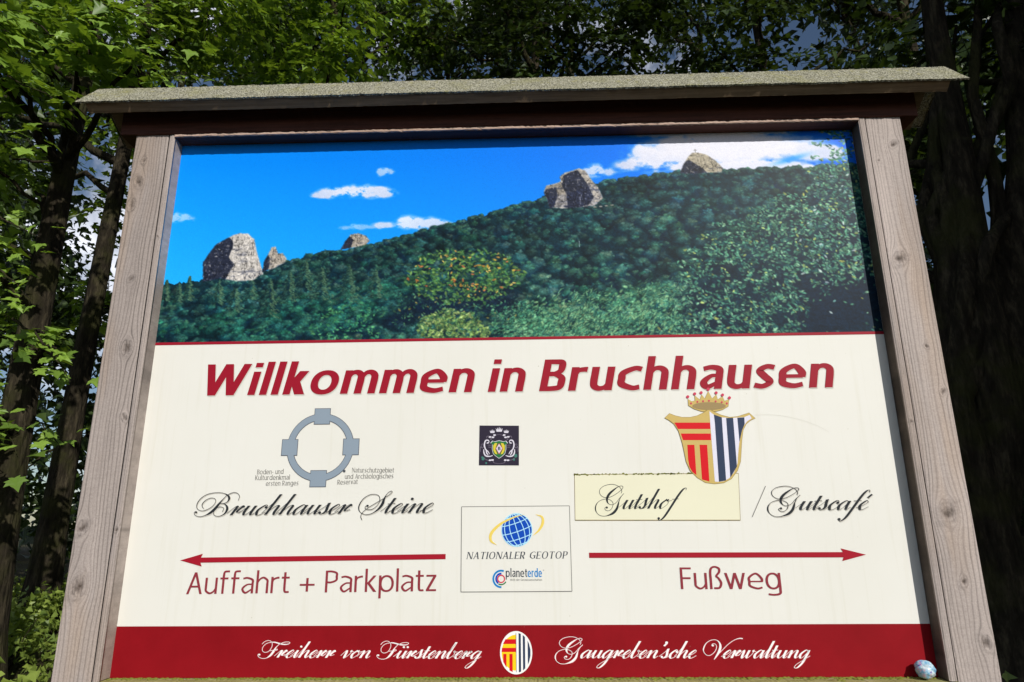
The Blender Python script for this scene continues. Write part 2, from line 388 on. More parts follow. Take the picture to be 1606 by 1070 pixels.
# the big forked trunk at the right
Yt = 3.9
bF = at(1560, 900, Yt)
fork = [([pc(1560, 880, Yt), pc(1560, 640, Yt), pc(1535, 500, Yt), pc(1520, 380, Yt), pc(1500, 230, Yt), pc(1470, 60, Yt), pc(1440, -150, Yt)], [.14, .24, .2, .15, .12, .10, .07]),
        ([pc(1565, 860, Yt), pc(1566, 640, Yt), pc(1592, 440, Yt), pc(1600, 260, Yt), pc(1590, 80, Yt), pc(1600, -150, Yt)], [.12, .2, .13, .10, .09, .06]),
        ([pc(1560, 560, Yt), pc(1572, 380, Yt), pc(1560, 280, Yt), pc(1525, 150, Yt), pc(1540, -60, Yt)], [.12, .07, .06, .05, .03])]
clF = [(pc(1500, 40, 4.2), .5), (pc(1570, 120, 4.3), .45), (pc(1450, 90, 5.2), .4), (pc(1560, 20, 4.0), .45), (pc(1480, 250, 5.4), .35), (pc(1640, 250, 4.4), .4), (pc(1600, -120, 4), .9), (pc(1450, -120, 4.4), .8), (pc(1700, 80, 4), .9), (pc(1460, 420, 6.0), .45), (pc(1480, 640, 6.2), .5), (pc(1640, 760, 5.4), .6), (pc(1540, 860, 6.2), .6), (pc(1750, 450, 4.4), .8)]
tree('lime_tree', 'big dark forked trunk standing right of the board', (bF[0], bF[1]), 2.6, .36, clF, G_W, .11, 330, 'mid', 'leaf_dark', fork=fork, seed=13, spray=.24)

# the wood behind
R_ = np.random.default_rng(77)
spots = [(-11.5, 10), (-8.6, 12.5), (-5.4, 13.5), (-2.2, 14.5), (1.2, 14), (4.6, 13.6), (8.2, 12.6), (11.8, 10.5), (7.2, 9.0), (-14.5, 14), (14.5, 14)]
for i, (x, y) in enumerate(spots):
    cl = scatter_clumps((x-2.2, x+2.2), (y-1.5, y+1.6), (1.0, 7.5), 20, (1.0, 1.6), 200+i) + scatter_clumps((x-2.2, x+2.2), (y-1.4, y+1.4), (7, 16.5), 18, (1.0, 1.7), 300+i)
    def open_sky(c):
        d = np.array(c)-CAM; w = d @ FW; qx, qy = PW/2+F_PX*(d @ RT)/w, PH/2-F_PX*(d @ UP)/w
        return (1480 < qx < 1700 and 170 < qy < 600) or (110 < qx < 240 and 200 < qy < 520)
    cl = [q for q in cl if not open_sky(q[0])]
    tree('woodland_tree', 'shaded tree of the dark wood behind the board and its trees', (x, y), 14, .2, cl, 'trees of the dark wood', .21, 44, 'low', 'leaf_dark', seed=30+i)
# unseen tall trees, added out of view to shade the wood behind the board
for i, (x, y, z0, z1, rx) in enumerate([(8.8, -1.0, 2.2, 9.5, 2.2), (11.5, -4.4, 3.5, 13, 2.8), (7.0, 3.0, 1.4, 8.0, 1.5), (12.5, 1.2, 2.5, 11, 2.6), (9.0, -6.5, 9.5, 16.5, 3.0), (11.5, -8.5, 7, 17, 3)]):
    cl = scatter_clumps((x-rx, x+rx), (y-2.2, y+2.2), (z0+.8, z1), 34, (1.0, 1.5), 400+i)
    tree('shade_tree', 'unseen leafy tree added right of the board to shade the wood', (x, y), z1-1, .26, cl, 'unseen trees added for shade', .24, 40, 'low', 'leaf_dark', seed=60+i)
# far wood as one mass
P_, O_, _n, _s = clumps_to_leaves([((x, R_.uniform(22, 30), R_.uniform(.5, 6.0)), R_.uniform(1.6, 2.6)) for x in np.linspace(-42, 42, 90)], 3.2)
v, f, tint = leaf_cloud(P_, O_, .5, 'low')
tag(mesh_np('distant_wood', v, f, M['leaf_dark'], None, False, {'tint': ('FLOAT', tint)}), 'dark distant wood closing the view behind the trees', 'woodland', kind='stuff')

# single broad leaves of the maple's lowest bough
bv, bf = LEAVES['full']
proto_meshes = []
for k in range(5):
    w = bv.copy(); w[:, 2] *= rng.uniform(.5, 2.0); w[:, 0] *= rng.uniform(.9, 1.15); w[:, 2] += .15*rng.normal()*w[:, 1]**2
    me = bpy.data.meshes.new('leaf'); me.from_pydata([tuple(q) for q in w], [], [tuple(map(int, q)) for q in bf]); me.update()
    a = me.attributes.new('tint', 'FLOAT', 'POINT'); a.data.foreach_set('value', np.full(len(w), [.35, .5, .62, .72, .85][k], np.float32))
    me.materials.append(M['leaf']); proto_meshes.append(me)
sprays = [((-70, 170), (60, 235), 3.0, 24), ((120, -30), (300, 20), 3.4, 30), ((-60, 10), (120, 70), 2.9, 62), ((-60, 90), (90, 160), 2.8, 40), ((20, -40), (260, 60), 3.1, 62), ((60, 40), (275, 118), 3.3, 62), ((-60, 330), (62, 372), 3.2, 14), ((-50, 560), (28, 720), 2.9, 26), ((20, 500), (110, 600), 3.6, 20), ((-40, 415), (50, 470), 3.3, 14), ((30, 640), (95, 700), 4.6, 14)]
mx, my, mz = maple.location
for si, (p0, p1, Y, cnt) in enumerate(sprays):
    a0, a1 = at(p0[0], p0[1], Y+.25), at(p1[0], p1[1], Y)
    bp = curve_pts(a0 - np.array([mx, my, mz]), a1 - np.array([mx, my, mz]), .10, 10, .05, 500+si)
    bvv, bff = tube(bp, np.linspace(.014, .003, 10), 6, .02, si)
    br = mesh_np('branch', bvv, bff, M['bark'], maple, True)
    ln = np.linalg.norm(a1-a0)
    for j in range(cnt):
        q = rng.uniform(0, 1)**.8; ip = q*9; i0 = int(min(ip, 8)); c = bp[i0]+(bp[i0+1]-bp[i0])*(ip-i0)
        off = rng.normal(0, 1, 3)*np.array([.16, .16, .12])*(1.0 if si < 6 and si > 0 else .6)
        s, t, m = leaf_frames(1, np.array([[.25, -.6, -.1]]), .25, np.array([[.12, -.42, .9]])); s, t, m = s[0], t[0], m[0]
        sz = rng.uniform(.085, .165)
        lf = bpy.data.objects.new('leaf', proto_meshes[rng.integers(5)]); COL.objects.link(lf); lf.parent = br
        p = c+off
        lf.matrix_local = Matrix(((s[0]*sz, t[0]*sz, m[0]*sz, p[0]), (s[1]*sz, t[1]*sz, m[1]*sz, p[1]), (s[2]*sz, t[2]*sz, m[2]*sz, p[2]), (0, 0, 0, 1)))

# herbs and nettles on the ground: too many to count
hp = np.stack([rng.uniform(-9, 9, 5200), rng.uniform(1.2, 12, 5200)], 1)
stem_n = 7
hx = np.repeat(hp, stem_n, 0) + rng.normal(0, .07, (len(hp)*stem_n, 2))
hh = np.repeat(rng.uniform(.12, .42, len(hp)), stem_n)*rng.uniform(.25, 1.1, len(hp)*stem_n)
pos = np.concatenate([hx, (gz(hx[:, 0], hx[:, 1]) + hh)[:, None]], 1)
od = rng.normal(size=pos.shape); od[:, 2] = 0; od /= np.linalg.norm(od, axis=1)[:, None]
v, f, tint = leaf_cloud(pos, od, .075, 'low', .1)
tag(mesh_np('undergrowth', v, f, M['herb'], None, False, {'tint': ('FLOAT', tint)}), 'low green herbs and nettles covering the woodland floor', 'undergrowth', kind='stuff')
def shrub(px, py, Y, r, h, label):
    p = at(px, py, Y); root = empty('shrub', (p[0], Y, float(gz(p[0], Y)))); tag(root, label, 'shrub', 'low shrubs at the edge of the wood')
    cl = [((R_.normal(0, r*.5), R_.normal(0, r*.4), R_.uniform(.15, h)), R_.uniform(.14, .24)) for _ in range(16)]
    for c, _r in cl[:8]:
        sv, sf = tube(curve_pts((0, 0, -.03), c, .1, 6, .04, int(px)), np.linspace(.012, .004, 6), 6); mesh_np('stem', sv, sf, M['bark'], root, True)
    q, o, _n, _s = clumps_to_leaves(cl, 1500); sv, sf, ti = leaf_cloud(q, o, .07, 'mid')
    mesh_np('foliage', sv, sf, M['herb'], root, False, {'tint': ('FLOAT', ti)})['kind'] = 'stuff'
shrub(10, 1040, 5.2, .45, .55, 'sunlit yellow-green shrub on the ground left of the board')
shrub(60, 1030, 6.4, .4, .5, 'small green shrub close to the foot of the left post')

# ------------------------------------------------------------------ numpy noise and weathered boards
_VN = {}
def vnoise(x, y, seed=0):
    if seed not in _VN: _VN[seed] = np.random.default_rng(seed).random((256, 256))
    T = _VN[seed]
    xi = np.floor(x).astype(int); yi = np.floor(y).astype(int); fx = x-xi; fy = y-yi
    fx = fx*fx*(3-2*fx); fy = fy*fy*(3-2*fy)
    g = lambda a, b: T[a % 256, b % 256]
    return (g(xi, yi)*(1-fx)+g(xi+1, yi)*fx)*(1-fy) + (g(xi, yi+1)*(1-fx)+g(xi+1, yi+1)*fx)*fy
def fbm(x, y, seed=0, o=4):
    s = 0; a = .5; t = 0
    for k in range(o): s = s + a*vnoise(x*2**k, y*2**k, seed+k); t += a; a *= .55
    return s/t
def wood_board(name, parent, org, U, V, N, length, width, depth, knots=(), seed=0, res=(.002, .0013), relief=.0006, tone=1.0, ring=.0092, mat='wood', round_=.002, side=1.0):
    """a plank: U along the grain, V across, N out of its face; grain and knots are relief and colour"""
    org, U, V, N = (np.array(q, float) for q in (org, U, V, N))
    nu, nv = max(4, int(length/res[0])), max(5, int(width/res[1]))
    u, w = np.meshgrid(np.linspace(0, length, nu), np.linspace(0, width, nv), indexing='ij')
    wr = w + .010*(fbm(u*1.1, w*2, seed)-.5)*2 + .0022*(fbm(u*6, w*18, seed+9)-.5)*2
    psi = wr.copy(); kn = np.zeros_like(u); rim = np.zeros_like(u)
    for (uk, wk, r) in knots:
        rho2 = ((u-uk)/1.7)**2 + (w-wk)**2
        psi -= (w-wk)*r*r*2.4/np.maximum(rho2, r*r*1.2)
        tk = .9*math.sin(uk*37); du, dw = (u-uk)*math.cos(tk)+(w-wk)*math.sin(tk), -(u-uk)*math.sin(tk)+(w-wk)*math.cos(tk)
        rho = np.sqrt((du/1.7)**2 + dw**2)/(r*1.15) + 1.0*(fbm(u*110, w*110, seed+3)-.5)
        kn = np.maximum(kn, np.clip(1.15-rho*1.15, 0, 1)); rim = np.maximum(rim, np.exp(-((rho-1.25)/.28)**2))
    ph = psi/ring + 1.2*(vnoise(psi*70, u*.4, seed+5)-.5)
    saw = ph - np.floor(ph); line = np.exp(-((saw-.78)/.14)**2)
    strength = .35 + .65*vnoise(psi*55+7, u*1.3, seed+6)
    fib = fbm(u*14, psi*900, seed+7, 3)
    cross = vnoise(u*420, psi*60, seed+8)
    big = fbm(u*1.7, w*9, seed+12)
    val = 1.04 - .52*line*strength - .26*(fib-.5) - .07*(cross-.5) + .55*(big-.5)
    crack = np.clip((vnoise(psi*700, u*5, seed+15)-.86)*8, 0, 1)*np.clip((vnoise(u*3, psi*40, seed+16)-.45)*4, 0, 1)
    val *= 1-.4*crack
    ca = lin([172, 160, 154]); cb = lin([170, 150, 134])
    warm = np.clip((fbm(u*2.3+5, w*14, seed+21)-.45)*2.2, 0, 1)[..., None]
    col = (ca*(1-warm)+cb*warm)*np.clip(val, .25, 1.25)[..., None]*tone
    col = col*(1-.16*rim[..., None]); kk = kn[..., None]*(.55+.45*fbm(u*130, w*130, seed+40))[..., None]; col = col*(1-kk) + lin([62, 50, 42])*kk
    ed = np.minimum(np.minimum(w, width-w)/max(round_, 1e-5), 1); back = round_*(1-np.sqrt(np.clip(1-(1-ed)**2, 0, 1)))
    h = relief*(-.9*line*strength - .5*(fib-.5) - 1.3*crack) - .0022*kn*(.4+fbm(u*200, w*200, seed+2)) + .0006*rim - back
    P = org + u[..., None]*U + w[..., None]*V + h[..., None]*N
    verts = P.reshape(-1, 3); cols = np.concatenate([col, np.ones_like(col[..., :1])], -1).reshape(-1, 4)
    i = np.arange((nu-1)*(nv-1)); r0, c0 = i//(nv-1), i % (nv-1)
    f = [np.stack([r0*nv+c0, (r0+1)*nv+c0, (r0+1)*nv+c0+1, r0*nv+c0+1], 1)]
    border = np.concatenate([np.arange(nv), np.arange(1, nu)*nv+nv-1, (nu-1)*nv+np.arange(nv-2, -1, -1), np.arange(nu-2, 0, -1)*nv])
    bv = verts[border].copy(); bv -= ((bv-org) @ N)[:, None]*N; k = 5
    base = len(verts); nb = len(border); prev = border
    V_, C_ = [verts], [cols]
    for s in range(1, k+1):
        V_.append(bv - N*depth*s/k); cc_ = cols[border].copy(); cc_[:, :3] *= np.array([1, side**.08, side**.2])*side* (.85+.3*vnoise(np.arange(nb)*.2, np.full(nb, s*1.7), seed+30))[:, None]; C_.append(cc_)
        cur = base + (s-1)*nb + np.arange(nb)
        f.append(np.stack([prev, cur, np.roll(cur, -1), np.roll(prev, -1)], 1)); prev = cur
    ctr = org + U*length/2 + V*width/2 - N*depth
    o = mesh_np(name, np.concatenate(V_), np.concatenate(f), M[mat], parent, True, {'paint': ('FLOAT_COLOR', np.concatenate(C_))})
    return o
def box(name, parent, lo, hi, mat, bev=.003, seg=2):
    bm = bmesh.new(); bmesh.ops.create_cube(bm, size=1)
    for q in bm.verts: q.co = Vector([lo[i] + (q.co[i]+.5)*(hi[i]-lo[i]) for i in range(3)])
    if bev: bmesh.ops.bevel(bm, geom=list(bm.edges), offset=bev, segments=seg, affect='EDGES')
    me = bpy.data.meshes.new(name); bm.to_mesh(me); bm.free(); me.materials.append(M[mat])
    o = bpy.data.objects.new(name, me); COL.objects.link(o); o.parent = parent; return o

# ------------------------------------------------------------------ the board
board = empty('welcome_board', (0, 0, 0))
tag(board, 'roofed wooden welcome board with a printed landscape and red lettering, on two grey posts', 'sign board')
Z = lambda z: z + ZB
YF = -.045
def kn(px, py, r, x0, zb):
    q = at(px, py, YF); return (q[2]-zb, q[0]-x0, r)
pz0 = -.06; PH_ = Z(1.478)-pz0
kL = [kn(x, y, r, -1.113, pz0) for x, y, r in ((217, 285, .010), (226, 252, .005), (206, 322, .008), (206, 437, .006), (199, 545, .011), (195, 655, .006), (130, 828, .010), (124, 920, .014))]
kR = [kn(x, y, r, 1.021, pz0) for x, y, r in ((1402, 226, .007), (1378, 252, .003), (1412, 406, .012), (1453, 543, .004), (1480, 614, .005), (1487, 804, .014), (1512, 912, .006), (1547, 1008, .009))]
wood_board('post', board, (-1.113, YF, pz0), (0, 0, 1), (1, 0, 0), (0, -1, 0), PH_, .098, .1, kL, 1, tone=.97)
wood_board('post', board, (1.021, YF, pz0), (0, 0, 1), (1, 0, 0), (0, -1, 0), PH_, .098, .1, kR, 51, tone=1.08)
ms = Z(.0015)
wood_board('moulding', board, (-1.0125, YF-.002, ms), (0, 0, 1), (1, 0, 0), (0, -1, 0), 1.4755, .0165, .058, [(.35, .009, .003), (1.15, .007, .003)], 101, tone=1.0, ring=.005, round_=.005)
wood_board('moulding', board, (1.0005, YF-.002, ms), (0, 0, 1), (1, 0, 0), (0, -1, 0), 1.4755, .018, .058, [(.6, .008, .003)], 131, tone=1.0, ring=.005, round_=.004, side=.28)  # shade on its side faces is painted into their darker brown
# top moulding, red-brown stain; shaded underside painted darker, sunlit front lip painted lighter
pr = lambda y, z: (y, Z(z))
def prism(name, parent, prof, x0, x1, mat, cuts=40, wob=.0, seed=0):
    R = np.random.default_rng(seed); xs = np.linspace(x0, x1, cuts+1); k = len(prof)
    v = np.array([(x, y + R.normal(0, wob), z + R.normal(0, wob)) for x in xs for (y, z) in prof])
    f = [(i*k+j, i*k+(j+1) % k, (i+1)*k+(j+1) % k, (i+1)*k+j) for i in range(cuts) for j in range(k)]
    f += [tuple(range(k-1, -1, -1)), tuple(cuts*k+j for j in range(k))]
    return mesh_np(name, v, f, M[mat], parent)
M['topmould'] = woodplain('sunlit_faded_moulding', (.34, .22, .16), (.58, .43, .36))
prism('moulding', board, [pr(-.0445, 1.4688), pr(.011, 1.4688), pr(.011, 1.4765), pr(-.0445, 1.4765)], -.9955, 1.0000, 'redwood', 200, .0004, 3)
prism('moulding_lit_lip', board, [pr(-.0490, 1.4705), pr(-.0460, 1.4690), pr(-.0452, 1.4690), pr(-.0452, 1.4768), pr(-.0490, 1.4768)], -.9955, 1.0000, 'topmould', 260, .0004, 13)
prism('lintel', board, [pr(-.0515, 1.480), pr(-.050, 1.4782), pr(.055, 1.4782), pr(.055, 1.585), pr(-.0515, 1.585)], -1.158, 1.166, 'lintel', 160, .0004, 4)
# roof: two slopes of boards under granular felt
roof = empty('roof', (0, 0, 0), board)
A = np.array([-.135, Z(1.535)]); B = np.array([-.05, Z(1.636)]); Cb = np.array([.10, Z(1.545)])
dS = (B-A)/np.linalg.norm(B-A); nS = np.array([-dS[1], dS[0]]); dB = (Cb-B)/np.linalg.norm(Cb-B); nB = np.array([-dB[1], dB[0]])
t_ = .034
prism('eave_board', roof, [tuple(A-nS*.0045+dS*.004), tuple(B-nS*.0045-dS*.004), tuple(B-nS*t_-dS*.03), tuple(A-nS*t_+dS*.004)], -1.222, 1.222, 'eave', 240, .0003, 5)
prism('roof_board', roof, [tuple(B-nB*.006+dB*.006), tuple(Cb-nB*.006), tuple(Cb-nB*t_), tuple(B-nB*t_+dB*.034)], -1.222, 1.222, 'eave', 60, .0003, 6)
def felt(p0, d, nn, length, over, seed, x0=-1.250, x1=1.272):
    nu, nv = 1100, max(20, int(length/.0035))
    x = np.linspace(x0, x1, nu)[:, None]; s = np.linspace(0, length, nv)[None]
    gr = fbm(x*330+0*s, s*330+0*x, seed, 2)-.5
    lum = fbm(x*14+0*s, s*14+0*x, seed+4)-.5
    e = .0035*(fbm(x*55, x*0, seed+7)-.5)*2 + .002*(vnoise(x*300, x*0, seed+8)-.5)
    ss = s + np.where(s < .012, e*(1-s/.012), 0)
    h = .0028*gr + .003*lum + .0012
    Pv = np.stack([x+0*s + .0016*(gr)*(np.abs(x) > 1.24), p0[0] + d[0]*ss + nn[0]*h, p0[1] + d[1]*ss + nn[1]*h], -1).reshape(-1, 3)
    i = np.arange((nu-1)*(nv-1)); r0, c0 = i//(nv-1), i % (nv-1)
    f = np.stack([r0*nv+c0, (r0+1)*nv+c0, (r0+1)*nv+c0+1, r0*nv+c0+1], 1)
    b = np.concatenate([np.arange(nv), np.arange(1, nu)*nv+nv-1, (nu-1)*nv+np.arange(nv-2, -1, -1), np.arange(nu-2, 0, -1)*nv])
    lo = Pv[b].copy(); lo[:, 1] -= nn[0]*.0045; lo[:, 2] -= nn[1]*.0045; cur = len(Pv)+np.arange(len(b))
    f2 = np.stack([b, cur, np.roll(cur, -1), np.roll(b, -1)], 1)
    return mesh_np('roofing_felt', np.concatenate([Pv, lo]), np.concatenate([f, f2]), M['roof'], roof, False)
felt(A, dS, nS, float(np.linalg.norm(B-A))+.004, 0, 61); felt(B+nB*.001, dB, nB, float(np.linalg.norm(Cb-B))+.01, 0, 71)
# sill rail, mossy on top
prism('sill', board, [pr(-.058, -.006), pr(-.052, -.0005), pr(.05, .0005), pr(.05, -.1), pr(-.058, -.1)], -1.014, 1.020, 'ledge', 400, .0006, 8)
panel = box('panel', board, (-1.0, 0.0, Z(.0012)), (1.0, .012, Z(1.4685)), 'cream', 0)

# ------------------------------------------------------------------ the printed landscape
ZT, ZP = 1.4682, .852
NX = 1100; NY = int(NX*(ZT-ZP)/2.0)
img = np.zeros((NY, NX, 3)); YY, XX = np.mgrid[0:NY, 0:NX].astype(float)
def RP(px, py):
    x, z = pan(px, py); return ((x+1)/2*(NX-1), (ZT-z)/(ZT-ZP)*(NY-1))
def C3(*c): return np.array(c, float)/255
u_ = XX/NX; v_ = YY/NY
skyc = C3(0, 140, 250)*(1-u_[..., None]) + C3(0, 104, 238)*u_[..., None]
img[:] = skyc + (C3(40, 184, 255)-skyc)*np.clip((v_-.10)*1.1*(1.1-.75*u_), 0, .85)[..., None]
def blend(mask, col): 
    global img
    img[:] = img*(1-mask[..., None]) + col*mask[..., None]
def cloud(px, py, wpx, hpx, amount=1.0, seed=0):
    c, r = RP(px, py); sx = wpx*.5*NX/1130; sy = hpx*.5*NX/1130; R = np.random.default_rng(seed)
    r0, r1, c0, c1 = max(0, int(r-3*sy)), min(NY, int(r+2.5*sy)), max(0, int(c-1.8*sx)), min(NX, int(c+1.8*sx))
    x, y = XX[r0:r1, c0:c1], YY[r0:r1, c0:c1]; D = np.zeros_like(x); Wt = np.zeros_like(x)
    for k in range(int(10+wpx/14)):
        t = R.uniform(-1, 1); hgt = (1-t*t)**.6*R.uniform(.1, 1); a = R.uniform(.08, .24)*sx+2; b = R.uniform(.3, .6)*sy*(.5+.5*(1-t*t))+1
        g = np.exp(-((x-c-t*sx*.85)/a)**2-((y-r+hgt*sy*.55-.3*sy)/b)**2); D += g; Wt += g*hgt
    n = fbm(x/(sy*.5+3), y/(sy*.3+2), seed, 5); n = np.clip((n-.5)*1.9+.5, 0, 1)
    q = np.clip((D*(.12+1.5*n)-.14)/1.15, 0, 1); m = (q**.85*amount)[..., None]
    sh = np.clip(Wt/np.maximum(D, .01), 0, 1)[..., None]
    col = C3(196, 206, 234)*(1-sh) + C3(240, 238, 248)*sh
    img[r0:r1, c0:c1] = img[r0:r1, c0:c1]*(1-m) + col*m
for a_ in [(556, 301, 140, 34, .95, 3), (600, 269, 34, 18, .7, 4), (652, 351, 140, 28, .9, 5), (560, 356, 52, 12, .55, 6), (283, 342, 50, 22, .6, 7), (937, 268, 58, 34, .85, 8),
           (1045, 252, 160, 72, 1, 9), (1130, 232, 300, 80, 1, 10), (1240, 234, 180, 66, 1, 11), (1010, 240, 60, 34, .9, 15), (1270, 268, 90, 34, 1, 12), (1180, 262, 200, 34, 1, 13), (1120, 206, 260, 26, .75, 14)]: cloud(*a_)
cw, rw = RP(1140, 232); blend(np.clip(1.35-((XX-cw)/150)**2-((YY-rw)/26)**2 + (fbm(XX/22, YY/11, 95, 5)-.5)*1.6, 0, 1)*np.clip(1.6-((XX-cw)/150)**2, 0, 1).clip(0, 1)*.9, C3(232, 232, 244))
ca, ra = RP(1240, 250); blend(np.exp(-(((XX-ca)/26)**2+((YY-ra+.28*(XX-ca))/5)**2))*.85, C3(20, 150, 240))
PXS = NX/1130.0
def dab(c, r, rx, ry, ang, col, alpha=1.0, soft=.35):
    R_2 = int(max(rx, ry)+2); c0, c1 = int(c)-R_2, int(c)+R_2+1; r0, r1 = int(r)-R_2, int(r)+R_2+1
    c0, r0 = max(c0, 0), max(r0, 0); c1, r1 = min(c1, NX), min(r1, NY)
    if c0 >= c1 or r0 >= r1: return
    x = XX[r0:r1, c0:c1]-c; y = YY[r0:r1, c0:c1]-r
    ca_, sa_ = math.cos(ang), math.sin(ang); a = (x*ca_+y*sa_)/rx; b = (-x*sa_+y*ca_)/ry
    m = np.clip((1-(a*a+b*b))/soft, 0, 1)*alpha
    img[r0:r1, c0:c1] = img[r0:r1, c0:c1]*(1-m[..., None]) + col*m[..., None]
RG = np.random.default_rng(5)
def poly_mask(pts):
    P = np.array([RP(*p) for p in pts]); m = np.zeros((NY, NX), bool); n = len(P)
    for i in range(n):
        x0, y0 = P[i]; x1, y1 = P[(i+1) % n]
        if y0 == y1: continue
        cond = ((YY >= min(y0, y1)) & (YY < max(y0, y1))); m ^= cond & (XX < x0 + (YY-y0)*(x1-x0)/(y1-y0))
    return m
SKY_PTS = [(240, 450), (262, 446), (300, 442), (330, 438), (420, 424), (450, 411), (500, 399), (560, 390), (600, 380), (640, 370), (700, 353), (760, 338), (820, 321), (850, 313), (900, 300), (940, 287), (1000, 279), (1070, 271), (1130, 269), (1200, 266), (1290, 262), (1345, 258)]
def jag(pts, amp, step=3, seed=0):
    R = np.random.default_rng(seed); out_ = []
    xs = np.array([p[0] for p in pts], float); ys = np.array([p[1] for p in pts], float)
    for x in np.arange(xs[0], xs[-1], step): out_.append((x, np.interp(x, xs, ys) + R.normal(0, amp) + amp*math.sin(x*.35)))
    return out_
ridge = jag(SKY_PTS, .8, 3, 4)
hill = poly_mask(ridge + [(1420, 540), (235, 560)])
img[hill] = C3(18, 48, 54)
xsr = np.array([p[0] for p in SKY_PTS], float); ysr = np.array([p[1] for p in SKY_PTS], float)
def crown(px, py, rad, sh, mid, lit, nd=12, flat=.75):
    c, r = RP(px, py); rad *= PXS
    dab(c-rad*.1, r+rad*.15, rad, rad*flat*1.05, 0, sh, .9, .5)
    dab(c+rad*.12, r-rad*.12, rad*.8, rad*flat*.72, 0, mid, .75, .9)
    dab(c+rad*.25, r-rad*.3, rad*.5, rad*flat*.42, 0, lit*.9, .5, 1.0)
    for _ in range(nd):
        a = RG.uniform(0, 6.28); q = RG.uniform(0, 1)**.5*rad*.9
        dx, dy = q*math.cos(a), q*math.sin(a)*flat
        f_ = np.clip(.5 + .45*(dx/rad) - .75*(dy/rad) + RG.normal(0, .2), 0, 1)
        col = (sh*(1-f_)+mid*f_) if f_ < .5 else (mid*(1-(f_-.5)*2)+lit*(f_-.5)*2)
        s_ = RG.uniform(.06, .16)*rad + .7
        dab(c+dx, r+dy, s_*1.3, s_*.8, RG.uniform(-.5, .5), col, .62, .8)
def field(n, x0, x1, depth, rad, cols, top=0, seed=0, nd=9):
    pts = []
    for _ in range(n):
        x = RG.uniform(x0, x1); y0 = np.interp(x, xsr, ysr); y = y0 + top + RG.uniform(0, 1)*depth
        if y < 540: pts.append((y, x))
    for y, x in sorted(pts):
        k = (y-top)/540.0; g_ = (.62+.75*float(fbm(np.array(x/38.0), np.array(y/22.0), 91)))*RG.uniform(.85, 1.12); crown(x, y, rad*RG.uniform(.55, 1.5), *[np.clip(c*g_*np.array([1+.16*RG.normal(), 1.0, 1+.08*RG.normal()]), 0, 1) for c in cols], nd=nd)
S, Mm, Lt = C3(13, 40, 48), C3(36, 76, 74), C3(76, 120, 100)
field(520, 460, 1345, 60, 9, (S, Mm, Lt*.9), 3)
field(330, 445, 1345, 5, 6, (S, Mm, Lt), -1)
field(520, 560, 1345, 150, 12, (S, Mm, Lt), 30)
field(330, 450, 1100, 120, 13, (S, C3(44, 92, 82), C3(96, 144, 112)), 70)
field(700, 236, 760, 120, 11, (C3(11, 36, 44), C3(32, 76, 70), C3(74, 124, 98)), 6)
field(420, 236, 640, 60, 13, (C3(9, 36, 44), C3(28, 80, 70), C3(66, 132, 98)), 62)
def conifer(px, py, h, w, sh, lit):
    c, r = RP(px, py); h *= PXS; w *= PXS*1.15
    for k in range(int(h*2.6)):
        t = k/(h*2.6); ww = w*(t**.85)*.5*(1+.35*math.sin(t*26))
        for s in (-1, 1):
            q = RG.uniform(.2, 1)*ww; f_ = np.clip(.45+.45*s*RG.uniform(.2, 1)+RG.normal(0, .25), 0, 1)
            dab(c+s*q, r+t*h+q*.25, 2.6, 1.0, s*.5, sh*(1-f_)+lit*f_, .85, .8)
for (x, y, h, w) in [(262, 440, 34, 16), (298, 434, 40, 18), (282, 446, 30, 14), (480, 410, 60, 42), (505, 420, 55, 38), (548, 418, 60, 40), (455, 425, 50, 30), (395, 432, 40, 26), (425, 440, 60, 34), (370, 446, 46, 28), (590, 424, 46, 30), (345, 440, 40, 24)]:
    conifer(x, y, h, w, C3(16, 46, 46), C3(92, 124, 88))
def rock(pts, shade, seed, base=C3(188, 178, 166)):
    m = poly_mask(pts); P = np.array([RP(*p) for p in pts]); x0, x1 = P[:, 0].min(), P[:, 0].max(); y0, y1 = P[:, 1].min(), P[:, 1].max()
    X = (XX-x0)/(x1-x0); Y = (YY-y0)/(y1-y0)
    n1 = fbm(XX/7.0, YY/9.0, seed, 5); n2 = fbm(XX/2.2+9, YY/3.0, seed+3, 4); n3 = fbm(XX/14.0, YY/4.0, seed+6, 4)
    n4 = fbm(XX/9.0+3, YY/24.0, seed+11, 4); n5 = fbm(XX/20.0+3, YY/8.0, seed+14, 4)
    sm = poly_mask(shade).astype(float)
    for _ in range(4): sm = (sm+np.roll(sm, 1, 0)+np.roll(sm, 1, 1)+np.roll(sm, -1, 0)+np.roll(sm, -1, 1))/5
    lit = 1-1/(1+np.exp(-(sm-.5 + (n1-.5)*1.1)*11)); lit = np.maximum(lit*(1-.55*np.clip((n3-.6)*8, 0, 1)), .5*np.clip((n2-.64)*7, 0, 1))
    tex = .90 + .55*(n2-.45) + .35*(n3-.5) - .42*np.exp(-((n4-.5)/.018)**2) - .34*np.exp(-((n5-.47)/.016)**2)
    col = (C3(44, 50, 70)*(1-lit[..., None]) + base*lit[..., None])*np.clip(tex, .35, 1.35)[..., None]
    ms_ = m.astype(float); ms_ = (ms_+np.roll(ms_, 1, 0)+np.roll(ms_, 1, 1)+np.roll(ms_, -1, 0)+np.roll(ms_, -1, 1))/5
    blend(ms_, np.clip(col, 0, 1))
rock([(318, 442), (318, 412), (326, 400), (338, 384), (352, 376), (366, 369), (376, 366), (390, 367), (399, 376), (403, 396), (409, 416), (413, 430), (396, 440), (370, 441), (345, 437)], [(312, 446), (312, 408), (326, 396), (340, 380), (358, 372), (366, 378), (364, 392), (358, 404), (368, 416), (360, 428), (352, 440)], 21, C3(220, 214, 208))
